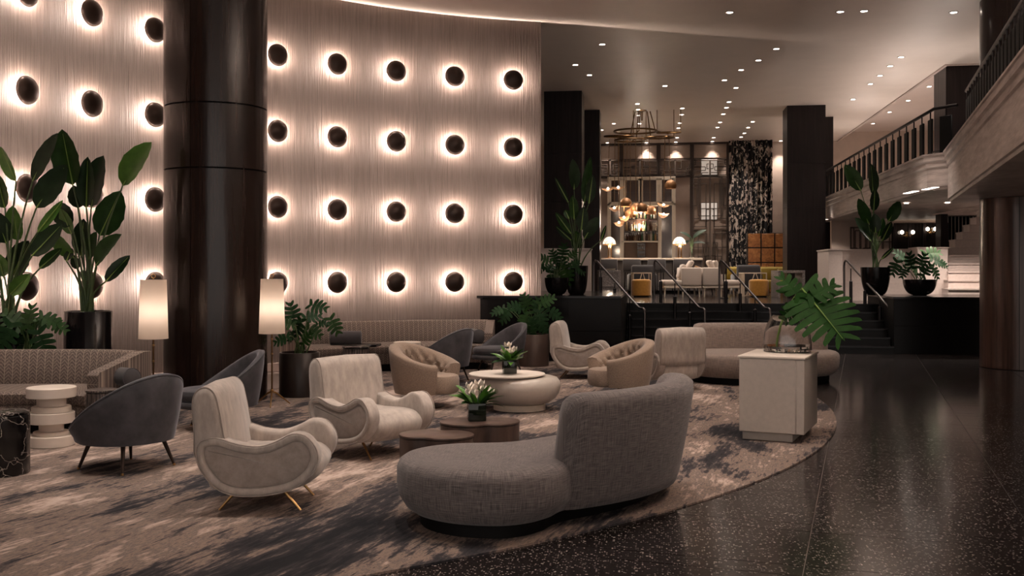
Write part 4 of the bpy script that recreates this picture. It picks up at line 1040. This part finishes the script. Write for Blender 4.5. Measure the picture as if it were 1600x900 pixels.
# lit cream patches behind lattice, their brightness put in as glowing panels
for px, py in ((1108, 330), (1108, 262)):
    o = thing('glow_patch', 'small square lit cream patch painted as a glowing panel behind the tall lattice screen, %s' % ('lower' if py == 330 else 'upper'), 'lamp', Vector((X_(px, 37.7), 37.70, Z_(px, py, 37.7))))
    MB().box(-.28, .28, -.012, .012, -.30, .30).build('panel', 'lit_patch_glow', o, smooth=False)
    MB().box(-.30, .30, .0, .015, -.32, .32).build('frame', 'bronze', o, smooth=False)
# ---- printed curtain: a pleated sheet
b = MB(); yc = 37.2; x0, x1 = X_(1139, yc), X_(1207, yc); n = 120; zt = CEIL-.02; zb = PLAT+.02
fr = []; bk = []
for i in range(n+1):
    f = i/n; sag = .07*math.sin(f*2*PI*9)+.03*math.sin(f*2*PI*4.3+1); fr.append((x0+(x1-x0)*f, yc+sag)); bk.append((x0+(x1-x0)*f, yc+sag+.012))
loop = fr+bk[::-1]
b.loft([[(p[0], p[1], zb+(zt-zb)*k/6) for p in loop] for k in range(7)]); o = b.build('curtain', 'curtain_print', angle=60)
tag(o, 'tall pleated curtain with black and white floral print on the bar wall', 'curtain')
o = thing('panel_cabinet', 'burl wood cabinet of square panels right of the printed curtain', 'cabinet', Vector((X_(1198, 35), 35, PLAT)))
x0, x1 = X_(1168, 35)-o.location.x, X_(1232, 35)-o.location.x; zt = Z_(1198, 364, 35)-PLAT
MB().box(x0, x1, .02, .5, 0, zt).build('carcass', 'column_wood', o, smooth=False)
nx, nz = 3, 4
for i in range(nx):
    for j in range(nz):
        MB().rbox(x0+(x1-x0)*i/nx+.02, x0+(x1-x0)*(i+1)/nx-.02, -.01, .02, zt*j/nz+.02, zt*(j+1)/nz-.02, .006, 1).build('door', 'burl_wood', o)
        MB().box(x0+(x1-x0)*(i+1)/nx-.05, x0+(x1-x0)*(i+1)/nx-.03, -.03, -.01, zt*(j+.5)/nz-.06, zt*(j+.5)/nz+.06).build('latch', 'brass', o, smooth=False)
# ---- white back bar
yb = 36.4
o = thing('back_bar', 'cream back bar cabinet with glazed doors, shelves and bottles niche', 'cabinet', Vector((X_(1001, yb), yb, PLAT))); iv = -o.location
def bx(pa, pb, za, zb, ya, yb_, nm, mt): return MB().box(X_(pa, yb)+iv.x, X_(pb, yb)+iv.x, ya, yb_, Z_(1000, za, yb)+iv.z, Z_(1000, zb, yb)+iv.z).build(nm, mt, o, smooth=False)
bx(949, 1055.5, 421, 276, .40, .46, 'back_panel', 'lit_niche_wall')
for p in (949, 971, 1028, 1052): bx(p, p+3.6, 450, 276, 0, .42, 'upright', 'cream_light')
bx(949, 1055.6, 279, 276, -.02, .44, 'cornice', 'cream_light'); bx(949, 1055.6, 321, 318, 0, .42, 'shelf', 'cream_light'); bx(971, 1030, 378.5, 376.5, 0, .42, 'shelf', 'cream_light'); bx(949, 1055.6, 450, 446, -.0, .42, 'shelf', 'cream_light')
for a, b_ in ((952.5, 971), (974.5, 1000), (1002, 1028), (1031.5, 1052)):
    f = bx(a, b_, 318, 279, .0, .03, 'door', 'dark_glass_pane')
    for q in ((a, a+2.6, 318, 279), (b_-2.6, b_, 318, 279), (a, b_, 318, 315.5), (a, b_, 281.5, 279)): bx(*q, -.02, .0, 'door_frame', 'cream_light')
    bx(a, b_, 300.4, 299.6, -.01, .0, 'glazing_bar', 'bronze')
for a, b_ in ((952.5, 971), (1031.5, 1052)):
    f = bx(a, b_, 420, 321, .05, .06, 'door', 'dark_glass_pane')
    for q in ((a, a+2.2, 420, 321), (b_-2.2, b_, 420, 321)): bx(*q, -.02, .0, 'door_frame', 'cream_light')
    for zz in (342, 361, 380, 400): bx(a, b_, zz+.4, zz-.4, .06, .36, 'glass_shelf', 'bronze')
for p in (974.5, 993, 1012, 1027.5): bx(p, p+.9, 376.5, 322, .0, .03, 'mullion', 'bronze')
for zz in (342, 361): bx(974.5, 1028, zz+.5, zz-.3, .02, .34, 'bottle_shelf', 'bronze')
bx(975, 1027.5, 375, 322, .36, .39, 'mirror', 'dark_glass_pane')
for px, py, r in ((1000, 330, .5), (962, 345, .4), (1042, 345, .4), (1000, 352, .5)):
    lamp('shelf_lamp', 'POINT', (X_(px, yb)+iv.x, .2, Z_(px, py, yb)+iv.z), 26, (1, .80, .62), .06, o)
rnd = random.Random(3)
bcols = ['bottle_a', 'bottle_b', 'bottle_c', 'bottle_d']
shelfn = {376.5: 'lowest', 361: 'middle', 342: 'upper'}
for shelf, n in ((376.5, 14), (361, 13), (342, 10)):
    for i in range(n):
        px = 977+(1026-977)*(i+.5)/n; h = rnd.uniform(.22, .36); r = rnd.uniform(.035, .055)
        p = Vector((X_(px, yb), yb+rnd.uniform(.14, .28), Z_(1000, shelf-.5, yb)+.004))
        b = thing('bottle', 'spirit bottle on the %s shelf of the back bar, %s from left' % (shelfn[shelf], ordinal(i) if i < 13 else 'last'), 'bottle', p, 0, 'bottles on the back bar')
        MB().lathe([(r, 0), (r, h*.58), (r*.4, h*.72), (r*.36, h*.95)], 10).build('glass_body', rnd.choice(bcols), b); MB().lathe([(r*.42, h*.93), (r*.42, h)], 8).build('cap', rnd.choice(('brass', 'black_matte', 'petal')), b)
for j, shelf in enumerate((400, 380)):
    for side, (a, b_) in (('left', (955, 969)), ('right', (1034, 1050))):
        for i in range(4):
            px = a+(b_-a)*(i+.5)/4; h = rnd.uniform(.22, .34); r = .045
            b = thing('bottle', 'bottle behind %s glazed door of the back bar, %s shelf, %s' % (side, ('lower', 'upper')[j], ordinal(i)), 'bottle', Vector((X_(px, yb), yb+.22, Z_(1000, shelf-.6, yb)+.004)), 0, 'bottles behind the glazed doors')
            MB().lathe([(r, 0), (r, h*.6), (r*.4, h*.74), (r*.36, h)], 10).build('glass_body', rnd.choice(bcols), b)
o = thing('counter_rack', 'small dark rack standing in the lower niche of the back bar', 'rack', Vector((X_(1002, yb), yb+.15, Z_(1000, 402, yb))))
MB().box(-.14, .14, -.08, .08, -.0, .5).build('case', 'column_wood', o, smooth=False)
for z in (.1, .25, .4): MB().box(-.11, .11, -.1, -.08, z-.03, z+.03).build('drawer', 'bronze', o, smooth=False)
bx2 = MB().box(X_(949, yb)-X_(1001, yb), X_(1055, yb)-X_(1001, yb), .05, .40, 0, Z_(1000, 403, yb)-PLAT-.02).build('base_cabinet', 'cream_light', bpy.context.scene.objects['back_bar'], smooth=False)
# ---- bar counter
ybar = 32.0
zt = Z_(1010, 403.2, ybar)
o = thing('bar_counter', 'long bar counter with pale stone top and grey panelled front', 'counter', Vector((X_(1010, ybar), ybar, PLAT))); iv = -o.location
xa, xb = X_(934, ybar)+iv.x, X_(1098, ybar)+iv.x
MB().rbox(xa, xb, -.06, .75, zt-.07-PLAT, zt-PLAT, .01, 1).build('top', 'cream_wood', o)
n = 7
for i in range(n): MB().rbox(xa+(xb-xa)*i/n+.01, xa+(xb-xa)*(i+1)/n-.01, .06, .10, .1, zt-PLAT-.07, .008, 1).build('front_panel', 'grey_panel', o)
MB().box(xa+.02, xb-.02, .10, .72, 0, zt-PLAT-.07).build('carcass', 'black_matte', o, smooth=False)
# bar stools with wide padded backs
bs = None
for i, px in enumerate((951, 987, 1026, 1066)):
    lab = 'charcoal bar stool with wide back at the counter, %s from the left' % ordinal(i); p = Vector((X_(px, 31.3), 31.3, PLAT+.002))
    if bs is None:
        bs = o = thing('bar_stool', lab, 'stool', p, 0, 'charcoal bar stools')
        MB().rbox(-.27, .27, -.06, .0, .72, 1.06, .03, 2).build('backrest', 'charcoal_fabric', o); MB().rbox(-.26, .26, -.04, .42, .66, .76, .03, 2).build('seat', 'charcoal_fabric', o)
        for sx in (-1, 1):
            for yy in (0, .38): MB().tube([(sx*.2, yy, .67), (sx*.23, yy, 0)], .014, 6).build('leg', 'dark_metal', o)
        MB().tube([(-.21, 0, .25), (.21, 0, .25)], .01, 6).build('foot_rail', 'dark_metal', o)
    else: o = copy_tree(bs); o['label'] = lab; o.location = p
# mushroom lamps on the counter
for px, lab in ((952, 'mosaic mushroom lamp on the bar counter, left one'), (1061.5, 'mosaic mushroom lamp on the bar counter, right one')):
    yy = ybar+.3; o = thing('table_lamp', lab, 'lamp', Vector((X_(px, yy), yy, zt)), 0, 'mosaic mushroom lamps'); 
    H = Z_(px, 382, yy)-zt; Ht = Z_(px, 370, yy)-zt; R_ = .205
    for q in range(3):
        a = q*2*PI/3; MB().tube([(.06*math.cos(a), .06*math.sin(a), .015), (.06*math.cos(a), .06*math.sin(a), H)], .02, 8).build('column', 'brass', o)
    MB().lathe([(.13, 0), (.13, .015)], 20).build('base', 'brass', o)
    MB().lathe([(R_, H)]+[(R_*math.cos(t), H+(Ht-H)*math.sin(t)) for t in [i*PI/2/8 for i in range(1, 8)]]+[(.003, Ht)], 28, cap0=False).build('shade', 'mosaic', o)
    MB().lathe([(R_+.004, H-.015), (R_+.004, H+.01)], 28, cap0=False, cap1=False).build('rim', 'brass', o)
    lamp('table_lamp_bulb', 'POINT', (0, 0, H-.06), 26, (1, .78, .58), .04, o)
# leafy branch in a glass vase on the counter
p = Vector((X_(1081, ybar+.35), ybar+.35, zt)); o = thing('branch_vase', 'clear vase with a few large dark leaves on the bar counter', 'vase', p); iv = -p
MB().lathe([(.07, 0), (.08, .01), (.05, .30), (.06, .36), (.055, .36), (.045, .30), (.07, .02), (.001, .015)], 20).build('vase', 'glass', o)
for a, t, w in (((1083, 372), (1104, 359), .2), ((1080, 372), (1062, 363), .18), ((1083, 380), (1102, 380), .16), ((1078, 376), (1066, 384), .14)):
    A, T = at(*a, 32.2)+iv, at(*t, 32.2)+iv
    lf = blade(MB(), A, T, w, (0, -.6, 1), .1, .3).build('leaf', 'leaf_dark', o, angle=80, raw=True); MB().tube(curve_pts((0, 0, .05), (A*.5+Vector((0, 0, .1))), A), .008, 5).build('stem', 'stem_green', lf)
# ---- pendant chandelier
yc = 30.0
C0 = Vector((X_(1003, yc), yc, CEIL)); o = thing('chandelier', 'bronze ring chandelier with many hanging leaf and globe shades over the bar', 'chandelier', C0)
for i, (cx, cy, rx, zoff) in enumerate(((993, 205, .62, .0), (1045, 207, .34, .05), (1030, 215, .42, .02), (967, 213, .42, .03), (985, 219, .45, 0))):
    c = Vector((X_(cx, yc), yc, Z_(cx, cy, yc)))-C0
    MB().tube([c+Vector((rx*math.cos(t), rx*.9*math.sin(t), zoff*math.sin(t))) for t in [2*PI*k/36 for k in range(37)]], .028, 6).build('ring', 'brass_dark', o)
    MB().tube([c+Vector((0, rx*.9, 0)), Vector((c.x*.5, rx*.9, c.z+.1)), Vector((c.x*.3, .2, 0))], .018, 6).build('ceiling_arm', 'brass_dark', o)
    MB().tube([c+Vector((rx, 0, 0)), Vector((c.x+rx, 0, 0))], .012, 6).build('hanger', 'brass_dark', o)
MB().lathe([(.14, 0), (.14, -.03), (.02, -.05), (.02, -.3)], 20).build('ceiling_rose', 'brass_dark', o)
sh = [(950,293,'leaf'),(966,291,'leaf'),(960,323,'fan'),(978,318,'globe'),(975,338,'fan'),(985,335,'globe'),(994,326,'globe'),(1003,326,'globe'),(1016,330,'globe'),(1037,318,'leaf'),(1048,290,'globe'),(1037,333,'fan'),(967,346,'fan')]
for i, (px, py, kd) in enumerate(sh):
    yy = yc+rnd.uniform(-.5, .5); p = Vector((X_(px, yy), yy, Z_(px, py, yy)))-C0
    MB().tube([p+Vector((0, 0, .12)), Vector((p.x+rnd.uniform(-.05, .05), p.y, Z_(1000, 214, yc)-C0.z))], .010, 5).build('drop_rod', 'brass_dark', o)
    if kd == 'globe':
        s = MB(); R_ = .17; s.lathe([(R_*math.cos(t), R_*math.sin(t)) for t in [-.55+(PI/2+.55)*k/9 for k in range(9)]]+[(.01, R_)], 20, p, cap0=False); g_ = s.build('globe_shade', 'gold_shade', o)
        MB().lathe([(.01, -.06), (.05, -.03), (.05, .01), (.01, .05)], 10, p).build('bulb', 'bulb', g_)
    else:
        a = rnd.uniform(-.5, .5); L = .42 if kd == 'leaf' else .34; w = .20 if kd == 'leaf' else .32
        d = Vector((math.cos(a), .3, .35*math.sin(a)+(.25 if kd == 'fan' else .1))).normalized()
        if i % 2: d.x = -d.x
        s = MB(); blade(s, p-d*L/2, p+d*L/2, w, (0, -.5, .9), -.2, -.35, 8); g_ = s.build('leaf_shade', 'gold_shade', o, angle=80, raw=True)
        MB().lathe([(.006, -.05), (.035, -.03), (.035, .0), (.006, .03)], 10, p+Vector((0, 0, -.02))).build('bulb', 'bulb', g_)
    if i % 3 == 0: lamp('shade_bulb_lamp', 'POINT', p+Vector((0, 0, -.10)), 12, (1, .76, .56), .05, o)
# ---- lounge furniture on the platform
def on_plat(px, Y): 
    v = W((px-800)/F*Y, Y, PLAT+.002); return v
def white_seat(px, Y, flip, lab):
    o = thing('armless_sofa', lab, 'sofa', on_plat(px, Y), R2(0), 'white back-to-back sofas'); s = -1 if flip else 1
    MB().rbox(*sorted((s*-.52, s*.50)), -.42, .42, .24, .30, .01, 1).build('frame', 'cream_wood', o)
    MB().rbox(*sorted((s*-.54, s*.06)), -.42, .42, .30, .46, .06, 3).build('seat_cushion', 'cream_fabric', o)
    MB().rbox(*sorted((s*-.04, s*.50)), -.44, .44, .30, .80, .04, 3).build('backrest', 'cream_fabric', o)
    for xx in (-.48, .0, .44):
        for yy in (-.36, .36): MB().tube([(s*xx, yy, .245), (s*xx*1.03, yy, 0)], [.028, .018], 8).build('leg', 'cream_wood', o)
    return o
white_seat(1063.5, 28.1, False, 'white armless sofa on pale legs facing left, back to back with its twin')
white_seat(1122.5, 28.1, True, 'white armless sofa on pale legs facing right, back to back with its twin')
for i, (px, py, rot, lab) in enumerate(((1064, 424, .35, 'white pillow leaning upright on the left white sofa'), (1075, 417, .6, 'white pillow lying over the back of the left white sofa'), (1112, 417, -.5, 'white pillow over the back of the right white sofa'), (1119, 418, -.3, 'white pillow at the outer side of the right white sofa'))):
    p = at(px, py, 28.0); o = thing('pillow', lab, 'pillow', p-Vector((0, 0, .2)), R2(0), 'white pillows on the back-to-back sofas')
    M_ = Matrix.Translation((0, 0, .2)) @ Matrix.Rotation(rot, 4, 'Y')
    MB().rbox(-.06, .06, -.22, .22, -.2, .2, .055, 3, M_).build('cover', 'cream_fabric', o)
    MB().tube([M_ @ Vector(q) for q in ((0,-.21,-.19),(0,.21,-.19),(0,.21,.19),(0,-.21,.19),(0,-.21,-.19))], .008, 5).build('piping', 'cream_wood', o)
def ottoman(px, Y, lab):
    o = thing('ottoman', lab, 'ottoman', on_plat(px, Y), 0, 'mustard velvet ottomans')
    MB().lathe([(.21, 0), (.21, .03)], 24).build('foot_ring', 'black_matte', o); MB().lathe([(.24,.03),(.262,.05),(.265,.40),(.255,.45),(.22,.475),(.1,.485)], 28).build('cushion', 'mustard', o)
    MB().tube([(.262*math.cos(t), .262*math.sin(t), .42) for t in [2*PI*i/28 for i in range(29)]], .006, 5).build('piping', 'mustard', o)
ottoman(1002, 27.8, 'mustard velvet round ottoman left of the white sofas'); ottoman(1185.5, 27.6, 'mustard velvet round ottoman right of the white sofas')
def frame_table(px, Y, w, h, lab):
    o = thing('frame_table', lab, 'table', on_plat(px, Y), R2(0), 'white slatted frame tables'); t = .025
    MB().rbox(-w, w, -w, w, h-.03, h, .004, 1).build('top', 'cream_wood', o)
    for sx in (-1, 1):
        for sy in (-1, 1): MB().box(sx*w-(t if sx > 0 else 0), sx*w+(0 if sx > 0 else t), sy*w-(t if sy > 0 else 0), sy*w+(0 if sy > 0 else t), 0, h-.03).build('leg', 'cream_wood', o, smooth=False)
    for s in (-1, 1): MB().tube([(s*.02, -w+.01, h-.03), (s*w*.75, -w+.01, .02)], .014, 6).build('brace', 'cream_wood', o)
    for k in range(4): MB().box(-w, -w+t, -w+.1+k*.12, -w+.13+k*.12, 0, h-.03).build('slat', 'cream_wood', o, smooth=False)
    MB().box(-w, w, w-t, w, 0, .03).build('stretcher', 'cream_wood', o, smooth=False)
frame_table(1002, 28.7, .26, .66, 'white open-frame side table behind the left mustard ottoman'); frame_table(1176, 28.5, .32, .66, 'white slatted frame table behind the right mustard ottoman')
def lounge_arm(px, Y, lab, rz):
    o = thing('lounge_armchair', lab, 'chair', on_plat(px, Y), R2(rz), 'charcoal rounded armchairs of the bar lounge')
    MB().rbox(-.32, .32, -.30, .34, .12, .44, .06, 3).build('seat', 'charcoal_fabric', o); MB().rbox(-.34, .34, -.36, -.2, .16, .88, .07, 3).build('backrest', 'charcoal_fabric', o)
    for s in (-1, 1): MB().rbox(*sorted((s*.30, s*.40)), -.34, .30, .12, .62, .05, 3).build('armrest', 'charcoal_fabric', o)
    for sx in (-.25, .25):
        for sy in (-.25, .25): MB().tube([(sx, sy, .13), (sx, sy, 0)], .018, 6).build('leg', 'dark_metal', o)
lounge_arm(1003, 29.9, 'charcoal rounded armchair behind the left frame table, back turned', 0); lounge_arm(1166, 29.7, 'charcoal rounded armchair behind the right frame table, back turned', 0)
def terrazzo_cube(px, Y, w, h, lab, hollow):
    o = thing('terrazzo_table', lab, 'table', on_plat(px, Y), R2(0), 'terrazzo tables'); t = .07
    MB().rbox(-w, w, -w, w, h-t, h, .006, 1).build('top', 'terrazzo_grey', o)
    for s in (-1, 1): MB().rbox(*sorted((s*w, s*(w-t))), -w, w, 0, h-t, .006, 1).build('side', 'terrazzo_grey', o)
    MB().rbox(-w+t, w-t, -w, w, h*.42-.03, h*.42+.03, .006, 1).build('shelf', 'terrazzo_grey', o)
    if not hollow: MB().box(-w+t, w-t, -w+.02, w-.02, 0, h*.42-.03).build('core', 'terrazzo_grey', o, smooth=False); MB().box(-w+t, w-t, -w+.02, w-.02, h*.42+.03, h-t).build('core', 'terrazzo_grey', o, smooth=False)
    return o
terrazzo_cube(951, 27.6, .29, .72, 'speckled terrazzo block table behind the leftmost handrail', False); terrazzo_cube(1231, 27.4, .36, .72, 'speckled terrazzo open table right of the mustard ottoman', True)
o = thing('plate', 'shallow cream dish on the speckled terrazzo block table', 'dish', on_plat(953, 27.6)+Vector((0, 0, .72))); MB().lathe([(.06, 0), (.14, .03), (.15, .045), (.13, .04), (.05, .015)], 24).build('bowl', 'cream_light', o); MB().lathe([(.05, -.0), (.06, .008)], 16).build('foot', 'cream_light', o)
o = thing('bench_sofa', 'long olive velvet bench sofa in front of the burl wood cabinet', 'sofa', on_plat(1190, 32.5), R2(0)); 
MB().rbox(-1.1, 1.1, -.35, .35, .12, .42, .05, 3).build('seat', 'olive', o); MB().rbox(-1.1, 1.1, .2, .42, .12, .84, .06, 3).build('backrest', 'olive', o)
for sx in (-1, -.3, .3, 1):
    for sy in (-.28, .28): MB().tube([(sx, sy, .13), (sx, sy, 0)], .02, 6).build('leg', 'dark_metal', o)
for i in range(4): MB().rbox(-1.1+.55*i+.01, -1.1+.55*(i+1)-.01, .12, .24, .44, .80, .04, 2).build('back_cushion', 'olive', o)
o = thing('leather_chair', 'round tan leather chair behind the white sofas', 'chair', on_plat(1103, 30.4), R2(0))
add_tub(o, tub(.32, .34, .2, .86, .66, .08, math.radians(110), .06, 1.2, 30), 'leather'); MB().lathe([(.26, .22), (.3, .25), (.3, .44), (.26, .48)], 24).build('seat', 'leather', o)
for sx in (-.2, .2):
    for sy in (-.2, .2): MB().tube([(sx, sy, .24), (sx*1.2, sy*1.2, 0)], .016, 6).build('leg', 'dark_metal', o)
o = thing('side_lamp', 'small lamp with dark woven shade beside the third handrail', 'lamp', on_plat(1131, 26.2), 0)
MB().lathe([(.12, 0), (.12, .02), (.014, .03), (.014, .62)], 16).build('stand', 'dark_metal', o); MB().lathe([(.075, .62), (.10, .95), (.098, .95), (.073, .62)], 20, cap0=False, cap1=False).build('shade', 'lattice_metal', o)
# paired wall lamps on the dark glazing under the gallery
for k, (pa, pb, py, lab) in enumerate(((1409, 1426, 361, 'twin globe wall lamp on the dark glazing, left pair'), (1449, 1461, 356, 'twin globe wall lamp on the dark glazing, right pair'))):
    c = Vector(((X_(pa, 30.85)+X_(pb, 30.85))/2, 30.85, Z_((pa+pb)/2, py+4, 30.85))); o = thing('wall_lamp', lab, 'lamp', c, 0, 'twin globe wall lamps')
    MB().box(-.03, .03, .02, .08, -.1, .06).build('back_plate', 'brass', o, smooth=False)
    for px in (pa, pb):
        x = X_(px, 30.85)-c.x; MB().tube([(0, .03, -.04), (x*.6, -.02, -.07), (x, -.03, -.02)], .009, 6).build('arm', 'brass', o)
        MB().lathe([(.004, 0), (.045, .025), (.055, .06), (.04, .1), (.004, .115)], 12, (x, -.03, -.02)).build('globe', 'bulb', o)
